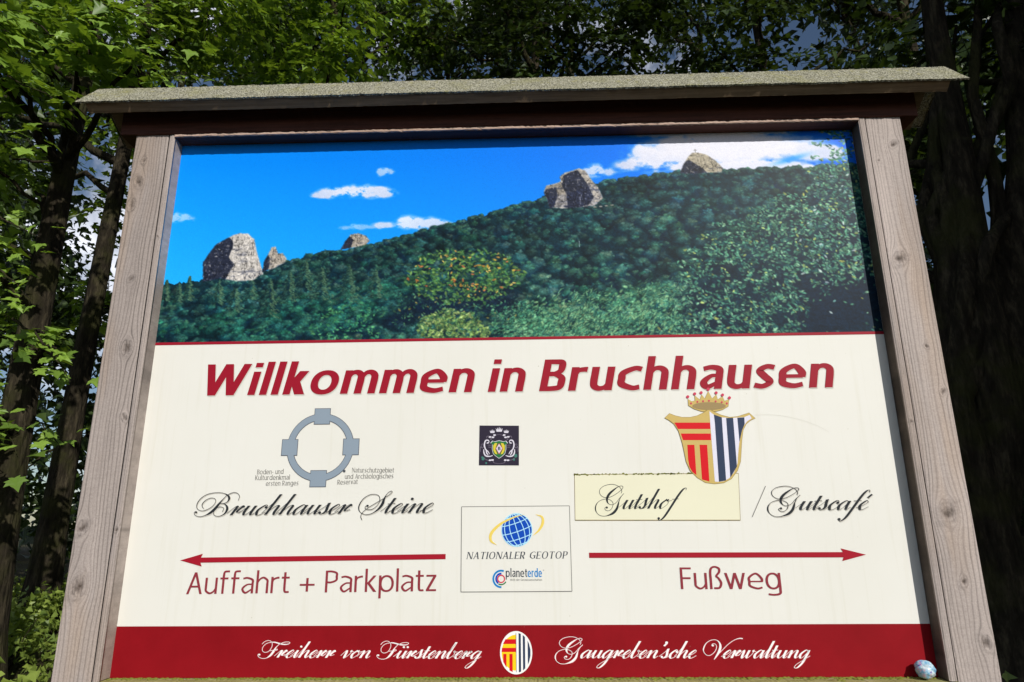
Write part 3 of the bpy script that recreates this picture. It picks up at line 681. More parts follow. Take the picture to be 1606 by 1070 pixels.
rock([(411, 427), (414, 410), (421, 398), (426, 388), (432, 387), (436, 398), (443, 397), (450, 406), (446, 412), (432, 420)], [(408, 430), (412, 408), (421, 398), (424, 408), (420, 424)], 23, C3(196, 186, 174))
rock([(534, 392), (541, 379), (550, 368), (562, 366), (574, 370), (580, 378), (574, 384), (552, 389)], [(530, 394), (538, 378), (548, 370), (554, 376), (550, 392)], 25, C3(190, 180, 166))
rock([(853, 300), (857, 291), (868, 289), (879, 285), (878, 277), (886, 271), (897, 268), (908, 264), (918, 268), (926, 280), (938, 294), (946, 311), (932, 323), (905, 326), (880, 327), (862, 325), (858, 312)], [(878, 322), (880, 290), (885, 274), (905, 267), (914, 278), (924, 294), (932, 310), (922, 322), (900, 328)], 27, C3(192, 184, 174))
rock([(853, 303), (858, 292), (880, 288), (888, 304), (890, 322), (862, 327), (858, 312)], [(850, 326), (850, 298), (872, 294), (874, 308), (868, 328)], 35, C3(160, 152, 142))
rock([(1066, 272), (1072, 258), (1079, 247), (1086, 240), (1096, 240), (1108, 243), (1122, 252), (1134, 264), (1132, 271), (1110, 271), (1088, 273)], [(1062, 276), (1070, 258), (1080, 250), (1092, 258), (1104, 266), (1112, 275)], 29, C3(190, 180, 158))
for (x, y) in [(330, 442), (352, 441), (372, 444), (392, 443), (410, 432), (428, 424), (446, 416), (540, 394), (560, 391), (580, 386), (864, 330), (890, 330), (920, 329), (945, 318), (1075, 274), (1100, 275), (1125, 274)]:
    crown(x, y+3, 7, S, Mm, Lt)
for k in range(4): dab(*RP(960-k*9, 322+k), 3, 1.5, 0, C3(176, 160, 140), .7)
c_, r_ = RP(1091, 240); img[int(r_-6):int(r_+1), int(c_)] = C3(120, 116, 110); img[int(r_-4), int(c_-2):int(c_+3)] = C3(120, 116, 110)
c_, r_ = RP(909, 384); img[int(r_-5):int(r_+5), int(c_)] = C3(130, 150, 146)
def leafy(n, xr, yr, size, cols, wts, dens=None, ang=(0, .8), alpha=.9):
    for _ in range(n):
        x, y = RG.uniform(*xr), RG.uniform(*yr)
        if dens is not None and RG.random() > dens(x, y): continue
        c, r = RP(x, y); col = cols[RG.choice(len(cols), p=wts)]*RG.uniform(.75, 1.2)
        s_ = size*RG.uniform(.6, 1.3)*PXS
        dab(c, r, s_*1.2, s_*.55, RG.normal(*ang), np.clip(col, 0, 1), alpha, .8)
DK = C3(14, 34, 50)
# meadow scrub low in the middle
field(160, 820, 1060, 60, 12, (C3(20, 60, 58), C3(52, 112, 88), C3(118, 168, 118)), 172)
leafy(2600, (790, 1070), (440, 528), 3.0, [C3(112, 168, 116), C3(70, 130, 96), C3(34, 84, 70), C3(140, 182, 122)], [.3, .3, .28, .12], lambda x, y: np.clip((y-455+.1*(x-900))/40, 0, 1)*(.5+.5*(vnoise(np.array(x/14.0), np.array(y/12.0), 3) > .4)), (-.6, .4))
def feathery(n, xr, yr, dens, cols):
    for _ in range(n):
        x, y = RG.uniform(*xr), RG.uniform(*yr)
        if RG.random() > dens(x, y): continue
        c, r = RP(x, y); dab(c, r, RG.uniform(3, 6.5)*PXS, RG.uniform(.6, 1.1)*PXS, RG.normal(-.75, .3), cols[RG.integers(len(cols))]*RG.uniform(.8, 1.15), .8, .9)
feathery(2600, (780, 1085), (430, 528), lambda x, y: np.clip((y-440+.12*(x-930))/55, 0, 1)*(.35+.65*(vnoise(np.array(x/20.0), np.array(y/14.0), 61) > .42)), [C3(122, 172, 116), C3(96, 150, 104), C3(64, 116, 88), C3(150, 186, 126), C3(40, 86, 74)])
# rowan with orange berries, dark beneath
dxy = lambda cx, cy, rx, ry: (lambda x, y: float(((x-cx)/rx)**2+((y-cy)/ry)**2 < 1+.35*math.sin(x*.11)*math.cos(y*.13)))
for (x, y, rx, ry) in [(660, 482, 56, 28), (730, 474, 76, 30), (785, 470, 36, 26), (622, 502, 30, 20)]: dab(*RP(x, y), rx*PXS, ry*PXS, 0, C3(14, 30, 48), .75, .9)
leafy(700, (590, 830), (450, 528), 3.0, [C3(36, 76, 66), C3(22, 52, 58), C3(70, 118, 82)], [.4, .4, .2], lambda x, y: dxy(705, 490, 120, 40)(x, y)*(vnoise(np.array(x/9.0), np.array(y/8.0), 41) > .45))
leafy(1500, (636, 830), (392, 478), 3.4, [C3(86, 130, 66), C3(54, 100, 58), C3(122, 156, 74), C3(24, 58, 52)], [.35, .3, .15, .2], lambda x, y: dxy(728, 432, 94, 44)(x, y)*(.45+.55*(vnoise(np.array(x/11.0), np.array(y/10.0), 8) > .42)))
leafy(230, (636, 826), (394, 470), 2.8, [C3(222, 160, 62), C3(206, 112, 64), C3(226, 186, 92)], [.45, .3, .25], lambda x, y: dxy(728, 428, 92, 40)(x, y)*(vnoise(np.array(x/9.0), np.array(y/8.0), 12) > .5))
leafy(160, (600, 820), (460, 515), 2.4, [C3(60, 110, 80), C3(170, 150, 70), C3(110, 150, 100)], [.6, .15, .25], dxy(720, 485, 110, 30))
leafy(900, (655, 770), (484, 530), 3.0, [C3(132, 158, 80), C3(92, 128, 72), C3(52, 86, 58), C3(164, 178, 104)], [.32, .3, .25, .13], lambda x, y: dxy(712, 518, 58, 32)(x, y))
leafy(420, (480, 600), (470, 535), 2.8, [C3(62, 132, 86), C3(34, 92, 70), C3(90, 156, 96)], [.4, .35, .25], lambda x, y: dxy(540, 512, 56, 36)(x, y)*(.4+.6*(vnoise(np.array(x/8.0), np.array(y/8.0), 18) > .45)))
leafy(520, (770, 870), (440, 530), 3.0, [C3(70, 136, 96), C3(112, 168, 116), C3(34, 84, 70)], [.4, .3, .3], lambda x, y: np.clip((y-470)/30, 0, 1), (-.5, .4))
# tall leafy bush at the right, dark gaps between its sprays
for (x, y, rx, ry, al) in [(1150, 460, 100, 90, .55), (1240, 400, 90, 90, .5), (1300, 340, 60, 80, .45), (1320, 470, 90, 70, .95), (1290, 500, 80, 40, .9), (1110, 500, 40, 36, .7), (1335, 400, 50, 80, .75)]: dab(*RP(x, y), rx*PXS, ry*PXS, 0, DK, al, .8)
def bush(x, y):
    edge = np.interp(y, [200, 250, 300, 350, 400, 450, 530], [1296, 1284, 1235, 1130, 1078, 1056, 1040])
    g = vnoise(np.array(x/17.0), np.array(y/15.0), 33)*.65 + vnoise(np.array(x/7.0), np.array(y/7.0), 34)*.35
    low = np.clip(1-max(0, x-1245)/40.0*max(0, y-430)/45.0, .05, 1)
    return float(x > edge + 16*math.sin(y*.3))*np.clip((g-.26)*4, 0, 1)*low
leafy(11000, (1030, 1385), (203, 528), 3.0, [C3(92, 150, 110), C3(56, 110, 88), C3(30, 74, 70), C3(140, 184, 136), C3(176, 186, 96)], [.28, .32, .24, .12, .04], bush, (.2, .8))
leafy(260, (1255, 1385), (205, 520), 3.0, [C3(190, 206, 200), C3(200, 196, 90), C3(120, 170, 150)], [.3, .25, .45], bush)
fine = fbm(XX/1.9, YY/1.7, 71, 3); mid_ = fbm(XX/5.5, YY/4.0, 75, 3); wood_m = (img[..., 2] < .62) & (YY > RP(800, 262)[1]) & hill
tx = np.where(wood_m, (.62+.76*fine)*(.78+.44*mid_), 1.0); img *= tx[..., None]; img[wood_m] *= np.array([.92, .95, 1.03])
# slight softness and grain of an outdoor print
img[1:-1, 1:-1] = .76*img[1:-1, 1:-1] + .06*(img[:-2, 1:-1]+img[2:, 1:-1]+img[1:-1, :-2]+img[1:-1, 2:])
img *= 1 + .02*RG.normal(size=(NY, NX, 1)); img = np.clip(img, 0, 1)
pl = lin(np.clip(img, 0, 1)*255)*1.0; pl = np.concatenate([pl, np.ones((NY, NX, 1))], -1)
gx_ = -1 + 2*XX/(NX-1); gz_ = ZT - (ZT-ZP)*YY/(NY-1)
pv = np.stack([gx_*.9995, np.full_like(gx_, -.0004), gz_+ZB], -1).reshape(-1, 3)
i = np.arange((NY-1)*(NX-1)); r0, c0 = i//(NX-1), i % (NX-1)
pf = np.stack([r0*NX+c0, (r0+1)*NX+c0, (r0+1)*NX+c0+1, r0*NX+c0+1], 1)
pic = mesh_np('landscape_print', pv, pf, M['picture'], panel, False, {'paint': ('FLOAT_COLOR', pl.reshape(-1, 4))})
pic['label'] = 'printed photo of rock towers on a wooded ridge under blue sky'

# ------------------------------------------------------------------ flat print: polygons and pen strokes on the panel
class Ink:
    """flat printed shapes; every shape lies a hair in front of the one before"""
    def __init__(s, layer): s.v = []; s.f = []; s.y = -.0006 - .0002*layer; s.k = 0
    def _y(s): s.k += 1; return s.y - 4e-6*min(s.k, 60)
    def poly(s, pts):
        y = s._y(); b = len(s.v); s.v += [(p[0], y, Z(p[1])) for p in pts]; s.f.append(list(range(b, b+len(pts)))); return s
    def px(s, pts): return s.poly([pan(*p) for p in pts])
    def strip(s, a, bb):
        y = s._y(); b = len(s.v); n_ = len(a)
        s.v += [(p[0], y, Z(p[1])) for p in a] + [(p[0], y, Z(p[1])) for p in bb]
        s.f += [[b+q, b+q+1, b+n_+q+1, b+n_+q] for q in range(n_-1)]; return s
    def line(s, pts, w, closed=False):
        pts = [np.array(p, float) for p in pts]
        if closed: pts = pts + [pts[0]]
        l_, r_2 = offset(pts, [w]*len(pts), closed); return s.strip(l_, r_2)
    def build(s, name, mat, parent=None, label=None):
        o = mesh_np(name, s.v, s.f, M[mat], parent or panel)
        if label: o['label'] = label
        return o
def offset(pts, ws, closed=False):
    P = np.array(pts, float); T = np.gradient(P, axis=0) if len(P) > 2 else np.repeat((P[1]-P[0])[None], 2, 0)
    if closed: T[0] = T[-1] = (P[1]-P[-2])
    T /= np.maximum(np.linalg.norm(T, axis=1), 1e-9)[:, None]; Nn = np.stack([-T[:, 1], T[:, 0]], 1); h = np.array(ws)[:, None]/2
    return P+Nn*h, P-Nn*h
def catmull(pts, n=7):
    P = np.array(pts, float); P = np.vstack([2*P[0]-P[1], P, 2*P[-1]-P[-2]]); o = []
    for q in range(1, len(P)-2):
        for t in np.linspace(0, 1, n, endpoint=False):
            o.append(.5*((2*P[q])+(-P[q-1]+P[q+1])*t+(2*P[q-1]-5*P[q]+4*P[q+1]-P[q+2])*t*t+(-P[q-1]+3*P[q]-3*P[q+1]+P[q+2])*t**3))
    o.append(P[-2]); return np.array(o)

# upright humanist letters built from stems, bowls and arches
class Sans:
    X = .745; ASC = 1.06; DSC = -.30
    def __init__(g, s, h, serif=0.0): g.s, g.h, g.serif = s, h, serif
    def glyph(g, ch):
        g.q = []; w = getattr(g, 'g_' + {'+': 'plus', '-': 'dash', 'ß': 'eszett', 'ä': 'aum', '.': 'dot'}.get(ch, ch))(); return g.q, w
    def rect(g, x0, x1, y0, y1): g.q.append(([(x0, y0), (x1, y0)], [(x0, y1), (x1, y1)]))
    def stem(g, x, y0, y1, foot=True, head=True):
        g.rect(x, x+g.s, y0, y1)
        if g.serif:
            e = g.serif
            if foot: g.rect(x-e, x+g.s+e, y0, y0+.045)
            if head: g.rect(x-e, x+g.s+(e if y1 > .95 and y1 < 1.02 else 0), y1-.045, y1)
    def bar(g, x0, x1, y): g.rect(x0, x1, y-g.h/2, y+g.h/2)
    def diag(g, x0, y0, x1, y1, w): g.q.append(([(x0-w/2, y0), (x1-w/2, y1)], [(x0+w/2, y0), (x1+w/2, y1)]))
    def st(g, pts):
        P = catmull([(p[0], p[1], p[2] if len(p) > 2 else g.s) for p in pts], 9); a, b = offset(P[:, :2], P[:, 2]); g.q.append((a, b))
    def ring(g, cx, cy, rx, ry):
        t = np.linspace(0, 2*np.pi, 41); e = .92
        f_ = lambda rx, ry: np.stack([cx+rx*np.sign(np.cos(t))*np.abs(np.cos(t))**e, cy+ry*np.sign(np.sin(t))*np.abs(np.sin(t))**e], 1)
        g.q.append((f_(rx, ry), f_(rx-g.s, ry-g.h)))
    def arch(g, x, w):
        s, h, X = g.s, g.h, g.X
        g.st([(x+s*.55, X*.60, s*.45), (x+s*.55+(w-s)*.22, X*.86, h*.85), (x+w*.58, X-h/2+.015, h), (x+w-s*.62, X*.80, s*.92), (x+w-s/2, X*.58, s), (x+w-s/2, X*.25, s), (x+w-s/2, 0, s)])
        if g.serif: g.rect(x+w-s-g.serif, x+w+g.serif, 0, .045)
    W_N = property(lambda g: .46+.62*g.s); W_O = property(lambda g: .57+.72*g.s)
    def g_i(g): g.stem(0, 0, g.X); g.rect(0, g.s, .88, .88+max(g.s*.78, .11)); return g.s
    def g_l(g): g.stem(0, 0, g.ASC); return g.s
    def g_n(g): g.stem(0, 0, g.X); g.arch(0, g.W_N); return g.W_N
    def g_h(g): g.stem(0, 0, g.ASC); g.arch(0, g.W_N); return g.W_N
    def g_m(g): w = g.W_N*.93; g.stem(0, 0, g.X); g.arch(0, w); g.arch(w-g.s, w); return 2*w-g.s
    def g_u(g):
        s, h, X, w = g.s, g.h, g.X, g.W_N; g.stem(w-s, 0, X)
        g.st([(s/2, X, s), (s/2, X*.7, s), (s/2, X*.40, s), (s*.65, X*.19, s*.92), (w*.43, h/2-.015, h), (w-s*.55-(w-s)*.2, X*.15, h*.85), (w-s*.55, X*.40, s*.45)]); return w
    def g_r(g): s, X = g.s, g.X; w = .27+.7*s; g.stem(0, 0, X); g.st([(s*.55, X*.58, s*.5), (s*.75+.03, X*.84, g.h*.9), (w*.78, X-g.h*.5, g.h), (w, X-g.h*.52, g.h*1.05)]); return w
    def g_k(g):
        s, X = g.s, g.X; w = .40+.75*s; g.stem(0, 0, g.ASC); ww = s*1.28
        g.diag(s*.9+ww*.25, X*.50, w-ww*.55, X, ww); g.diag(w-ww*.45, 0, s*.8+ww*.32, X*.58, ww*1.04); return w
    def g_o(g): w = g.W_O; g.ring(w/2, g.X/2, w/2, g.X/2+.015); return w
    def g_e(g):
        s, h, X = g.s, g.h, g.X; w = g.W_O*.93
        g.st([(w-s*.5, X*.44, s), (w-s*.55, X*.66, s), (w*.55, X-h/2+.012, h), (s*.58, X*.72, s*.97), (s/2, X*.46, s), (s*.66, X*.20, s*.95), (w*.58, h/2-.012, h), (w*.92, h*.55+.03, h*.95)])
        g.rect(s*.7, w-s*.35, X*.44-h*.12, X*.44+h*.62); return w
    def g_c(g):
        s, h, X = g.s, g.h, g.X; w = g.W_O*.80
        g.st([(w, X-h*.6, h), (w*.68, X-h/2+.012, h), (s*.62, X*.72, s*.97), (s/2, X*.49, s), (s*.62, X*.25, s*.97), (w*.68, h/2-.012, h), (w, h*.6, h)]); return w
    def g_a(g):
        s, h, X = g.s, g.h, g.X; w = g.W_N*.97
        g.st([(w*.10, X-h*.72, h*.92), (w*.45, X-h/2+.012, h), (w-s*.62, X*.83, s*.95), (w-s/2, X*.58, s), (w-s/2, X*.3, s), (w-s/2, 0, s)])
        g.st([(w-s*.6, X*.56, h*.72), (w*.46, X*.54, h*.82), (s*.52, X*.29, s*.95), (w*.36, h/2-.012, h), (w-s*.7, X*.26, h*.7)]); return w
    def g_aum(g): w = g.g_a(); g.rect(w*.18, w*.18+g.s, .9, 1.02); g.rect(w*.58, w*.58+g.s, .9, 1.02); return w
    def g_s(g):
        s, h, X = g.s, g.h, g.X; w = .36+.60*s
        g.st([(w*.95, X-h*.62, h), (w*.55, X-h/2+.012, h), (s*.50, X*.745, s*.92), (w*.46, X*.52, s*1.0), (w-s*.50, X*.27, s*.92), (w*.45, h/2-.012, h), (0, h*.66, h)]); return w
    def g_d(g): w = g.W_O*.97; g.ring(w*.5-.01, g.X/2, w*.5-.01, g.X/2+.012); g.stem(w-g.s, 0, g.ASC); return w
    def g_b(g): w = g.W_O*.97; g.ring(w*.5+.01, g.X/2, w*.5-.01, g.X/2+.012); g.stem(0, 0, g.ASC, foot=False); return w
    def g_p(g): w = g.W_O*.97; g.ring(w*.5+.01, g.X/2, w*.5-.01, g.X/2+.012); g.stem(0, g.DSC, g.X); return w
    def g_g(g):
        s, h, X = g.s, g.h, g.X; w = g.W_O*.95; g.ring(w*.5-.01, X/2, w*.5-.01, X/2+.012)
        g.st([(w-s/2, X, s), (w-s/2, X*.5, s), (w-s/2, 0, s), (w-s*.8, -.20, s), (w*.5, g.DSC+h/2, h), (w*.12, g.DSC+h*.8, h)]); return w
    def g_t(g):
        s, h, X = g.s, g.h, g.X; w = .27+.62*s; x = .09
        g.st([(x+s/2, .95, s), (x+s/2, .6, s), (x+s/2, .22, s), (x+s*.75, h*.75, s*.9), (w*.82, h*.5, h), (w, h*.6, h)]); g.rect(0, w, X-h, X); return w
    def g_f(g):
        s, h, X = g.s, g.h, g.X; w = .30+.6*s; x = .09
        g.st([(x+s/2, 0, s), (x+s/2, .5, s), (x+s/2, .82, s), (x+s*.8, 1.0, s*.9), (w*.85, 1.07-h*.5, h), (w*1.05, 1.07-h*.55, h)]); g.rect(0, w*.95, X-h, X); return w
    def g_z(g): s, h, X = g.s, g.h, g.X; w = .36+.6*s; g.rect(.01, w, X-h, X); g.rect(0, w, 0, h); g.diag(s*.62, h*.9, w-s*.62, X-h*.9, s*1.25); return w
    def vee(g, x, w, y1): ww = g.s*1.06; g.diag(x+w/2, 0, x+ww/2, y1, ww); g.diag(x+w/2, 0, x+w-ww/2, y1, ww)
    def g_v(g): w = .46+.6*g.s; g.vee(0, w, g.X); return w
    def g_w(g): w = .42+.5*g.s; g.vee(0, w, g.X); g.vee(w-g.s*1.06, w, g.X); return 2*w-g.s*1.06
    def g_W(g): w = .56+.62*g.s; g.vee(0, w, 1); g.vee(w-g.s*1.06, w, 1); return 2*w-g.s*1.06
    def g_A(g):
        w = .60+.6*g.s; ww = g.s*1.06; tw = ww*(.55 if g.serif else 1)
        g.diag(tw/2, 0, w/2, 1, tw); g.diag(w-ww/2, 0, w/2, 1, ww); g.rect(w*.22, w*.78, .30, .30+g.h)
        if g.serif: g.rect(-.06, .13, 0, .045); g.rect(w-.2, w+.06, 0, .045)
        return w
    def g_V(g): w = .60+.6*g.s; g.vee(0, w, 1); return w
    def g_P(g):
        s, h = g.s, g.h; w = .44+.75*s; g.stem(0, 0, 1)
        g.st([(s*.5, 1-h/2, h), (w*.5, 1-h/2, h), (w-s*.6, .88, s*.9), (w-s/2, .72, s), (w-s*.6, .56, s*.9), (w*.5, .42+h/2, h), (s*.5, .42+h/2, h)]); return w
    def g_R(g): w = g.g_P(); g.diag(w*.98-g.s*.2, 0, w*.5, .46, g.s*1.15); return w*1.08
    def g_B(g):
        s, h = g.s, g.h; w = .46+.80*s; g.stem(0, 0, 1)
        g.st([(s*.5, 1-h/2, h), (w*.46, 1-h/2, h), (w-s*.72-.03, .90, s*.9), (w-s/2-.045, .765, s*.96), (w-s*.75-.03, .62, s*.85), (w*.46, .535, h*.9), (s*.5, .535, h*.9)])
        g.st([(s*.5, .535, h*.9), (w*.5, .535, h*.9), (w-s*.62, .43, s*.88), (w-s/2, .28, s), (w-s*.66, .12, s*.9), (w*.48, h/2, h), (s*.5, h/2, h)]); return w
    def g_F(g): s, h = g.s, g.h; w = .40+.5*s; g.stem(0, 0, 1); g.rect(s*.8, w, 1-h, 1); g.rect(s*.8, w*.92, .46, .46+h); return w
    def g_E(g):
        s, h = g.s, g.h; w = .42+.5*s; g.stem(0, 0, 1); g.rect(s*.8, w, 1-h, 1); g.rect(s*.8, w*.85, .47, .47+h); g.rect(s*.8, w*1.04, 0, h)
        if g.serif: g.rect(w-.035, w, .84, 1); g.rect(w, w*1.04, 0, .18)
        return w
    def g_L(g):
        s, h = g.s, g.h; w = .42+.4*s; g.stem(0, 0, 1); g.rect(s*.8, w, 0, h)
        if g.serif: g.rect(w-.035, w, 0, .2)
        return w
    def g_T(g):
        w = .56+.3*g.s; g.stem(w/2-g.s/2, 0, 1, head=False); g.rect(0, w, 1-g.h, 1)
        if g.serif: g.rect(0, .035, .82, 1); g.rect(w-.035, w, .82, 1)
        return w
    def g_I(g): g.stem(0, 0, 1); return g.s
    def g_O(g): w = .70+.4*g.s; g.ring(w/2, .5, w/2, .515); return w
    def g_N(g):
        w = .58+.5*g.s; t = g.s*(.5 if g.serif else 1); g.rect(0, t, 0, 1); g.rect(w-t, w, 0, 1); g.diag(w-g.s*.5, 0, g.s*.5, 1, g.s*1.1)
        if g.serif: g.rect(-.07, .1, 0, .045); g.rect(-.08, .12, .955, 1); g.rect(w-.12, w+.08, .955, 1)
        return w
    def g_K(g):
        s = g.s; w = .48+.6*s; g.stem(0, 0, 1); g.diag(s*1.3, .45, w-s*.5, 1, s*1.1); g.diag(w-s*.3, 0, s*1.6, .56, s*1.2); return w
    def g_G(g):
        s, h = g.s, g.h; w = .62+.4*s
        g.st([(w*.97, .88, h*1.2), (w*.60, 1-h/2+.01, h), (s*.75, .76, s*.95), (s/2, .5, s), (s*.75, .24, s*.95), (w*.60, h/2-.01, h), (w*.95, .12, h*1.1)]); g.stem(w-s, .08, .46, foot=False, head=False); g.rect(w*.55, w+.03, .43, .43+max(h, .045)); return w
    def g_plus(g): w = .62; g.rect(0, w, .36-g.h/2, .36+g.h/2); g.rect(w/2-g.s/2, w/2+g.s/2, .05, .36-g.h/2-.001); g.rect(w/2-g.s/2, w/2+g.s/2, .36+g.h/2+.001, .67); return w
    def g_dash(g): g.rect(0, .28, .30, .30+g.h); return .28
    def g_dot(g): g.rect(0, g.s, 0, g.s); return g.s
    def g_eszett(g):
        s, h = g.s, g.h; w = .44+.65*s
        g.st([(s/2, 0, s), (s/2, .4, s), (s/2, .76, s), (s*.7+.03, .96, s*.95), (w*.48, 1.07-h/2, h), (w*.80, .95, s*.95), (w*.80, .78, s*.95), (w*.56, .60, h), (w*.72, .50, s*.9), (w-s/2, .28, s), (w*.76, .07, s*.95), (w*.45, h/2, h), (w*.32, h*.62, h)]); return w
def set_sans(font, text, gap=.1, space=.32):
    x = 0; strips = []; word = 0
    for ch in text:
        if ch == ' ': x += space; word += 1; continue
        q, w = font.glyph(ch)
        for a, b in q: strips.append((np.array(a, float)+[x, 0], np.array(b, float)+[x, 0], word))
        x += w + gap
    return strips, x-gap
class Words(list):
    def build(s, name, mat, parent=None, label=None):
        for k in s: o = k.build(name, mat, parent, label)
        return o
def place(strips, x0, x1, z0, cap, shear=0.0, layer=1, dx=0, dz=0, slope=0.0):
    allp = np.concatenate([np.concatenate(q[:2]) for q in strips])[:, 0]
    base_l, base_r = allp.min(), allp.max(); k = (x1-x0)/(base_r-base_l)
    inks = {}
    def f_(p):
        X_ = x0 + (p[:, 0]-base_l)*k + shear*cap*p[:, 1] + dx
        return np.stack([X_, z0 + cap*p[:, 1] + dz + slope*(X_-x0)], 1)
    for q in strips: inks.setdefault(q[2] if len(q) > 2 else 0, Ink(layer)).strip(f_(q[0]), f_(q[1]))
    return Words(inks.values())

# pointed-pen script: hairlines going up, swelling strokes coming down
SCR = {
 'i': (.56, [[(-.2, .2), (.08, .72), (.22, 1.0)], [(.22, 1.0), (.22, .35), (.36, .0), (.6, .28)]], [(.30, 1.5)]),
 'u': (1.06, [[(-.2, .2), (.08, .72), (.2, 1.0)], [(.2, 1.0), (.2, .32), (.38, .0), (.62, .35), (.76, .98)], [(.76, 1.0), (.76, .32), (.9, .0), (1.12, .28)]], []),
 'n': (1.12, [[(-.2, .2), (.05, .8), (.17, .98), (.25, .85)], [(.25, .95), (.25, .0)], [(.25, .12), (.45, .72), (.66, 1.0), (.8, .85), (.8, .3), (.94, .0), (1.16, .28)]], []),
 'r': (.92, [[(-.2, .2), (.05, .8), (.17, .98), (.25, .85)], [(.25, .95), (.25, .0)], [(.25, .15), (.42, .72), (.6, 1.0), (.72, .96)], [(.70, .9), (.52, .5), (.62, .3), (.9, .45)]], [(.72, .92)]),
 'c': (.74, [[(.62, .78), (.62, .98), (.42, 1.02), (.12, .5), (.30, .0), (.55, .04), (.82, .32)]], [(.60, .80)]),
 'e': (.74, [[(-.1, .2), (.28, .42), (.58, .8), (.42, 1.02), (.12, .5), (.30, .0), (.55, .04), (.82, .32)]], []),
 'o': (.90, [[(.45, 1.02), (.12, .5), (.32, -.02), (.72, .5), (.52, 1.0)], [(.52, 1.0), (.62, .82), (.95, .86)]], []),
 'a': (1.04, [[(.7, .88), (.46, 1.02), (.12, .5), (.26, .0), (.5, .2), (.74, .96)], [(.75, 1.0), (.75, .32), (.88, .0), (1.1, .28)]], []),
 'h': (1.12, [[(-.15, .2), (.12, 1.1), (.3, 2.0)], [(.28, 2.2), (.25, 1.1), (.25, 0)], [(.25, .12), (.45, .72), (.66, 1.0), (.8, .85), (.8, .3), (.94, .0), (1.16, .28)]], []),
 'b': (.86, [[(-.15, .2), (.12, 1.1), (.26, 2.0)], [(.24, 2.2), (.2, 1.1), (.2, .32), (.4, .0), (.74, .5), (.56, 1.0), (.68, .84), (.92, .9)]], []),
 'l': (.56, [[(-.15, .2), (.12, 1.1), (.26, 2.0)], [(.25, 2.2), (.22, 1.1), (.22, .34), (.36, 0), (.6, .28)]], []),
 't': (.58, [[(-.2, .2), (.08, .8), (.2, 1.4)], [(.22, 1.62), (.22, .9), (.22, .34), (.36, 0), (.6, .28)], [(-.05, 1.0), (.52, 1.04)]], []),
 's': (.70, [[(-.2, .2), (.15, .75), (.32, 1.18)], [(.32, 1.2), (.4, .75), (.5, .3), (.3, .0), (.06, .08)], [(.3, .0), (.55, .06), (.78, .3)]], [(.1, .16)]),
 'v': (.84, [[(-.15, .3), (.05, .85), (.15, 1.0), (.24, .75), (.3, .2), (.38, .0), (.66, .5), (.68, .98), (.6, 1.0)], [(.62, 1.0), (.7, .84), (.92, .88)]], []),
 'w': (1.30, [[(-.15, .3), (.05, .85), (.15, 1.0), (.22, .75), (.26, .2), (.38, .0), (.6, .5), (.68, .95)], [(.68, 1.0), (.68, .3), (.82, .0), (1.1, .5), (1.12, .98), (1.04, 1.0)], [(1.06, 1.0), (1.14, .84), (1.36, .88)]], []),
 'f': (.62, [[(.86, 2.0), (.78, 2.25), (.56, 2.1), (.40, 1.4), (.28, .2), (.14, -.9), (-.1, -1.3), (-.32, -1.2)], [(.02, 1.0), (.62, 1.04)]], [(-.30, -1.1)]),
 'g': (1.04, [[(.7, .88), (.46, 1.02), (.12, .5), (.26, .0), (.5, .2), (.74, .96)], [(.75, 1.0), (.74, .2), (.66, -.7), (.4, -1.25), (.12, -1.2), (.2, -.8), (.7, -.2), (1.1, .28)]], []),
 "'": (.35, [[(.15, 2.1), (.22, 1.9), (.12, 1.55)]], [(.16, 2.02)]),
 '/': (.9, [[(.1, 2.1), (.1, -.6)]], []),
}

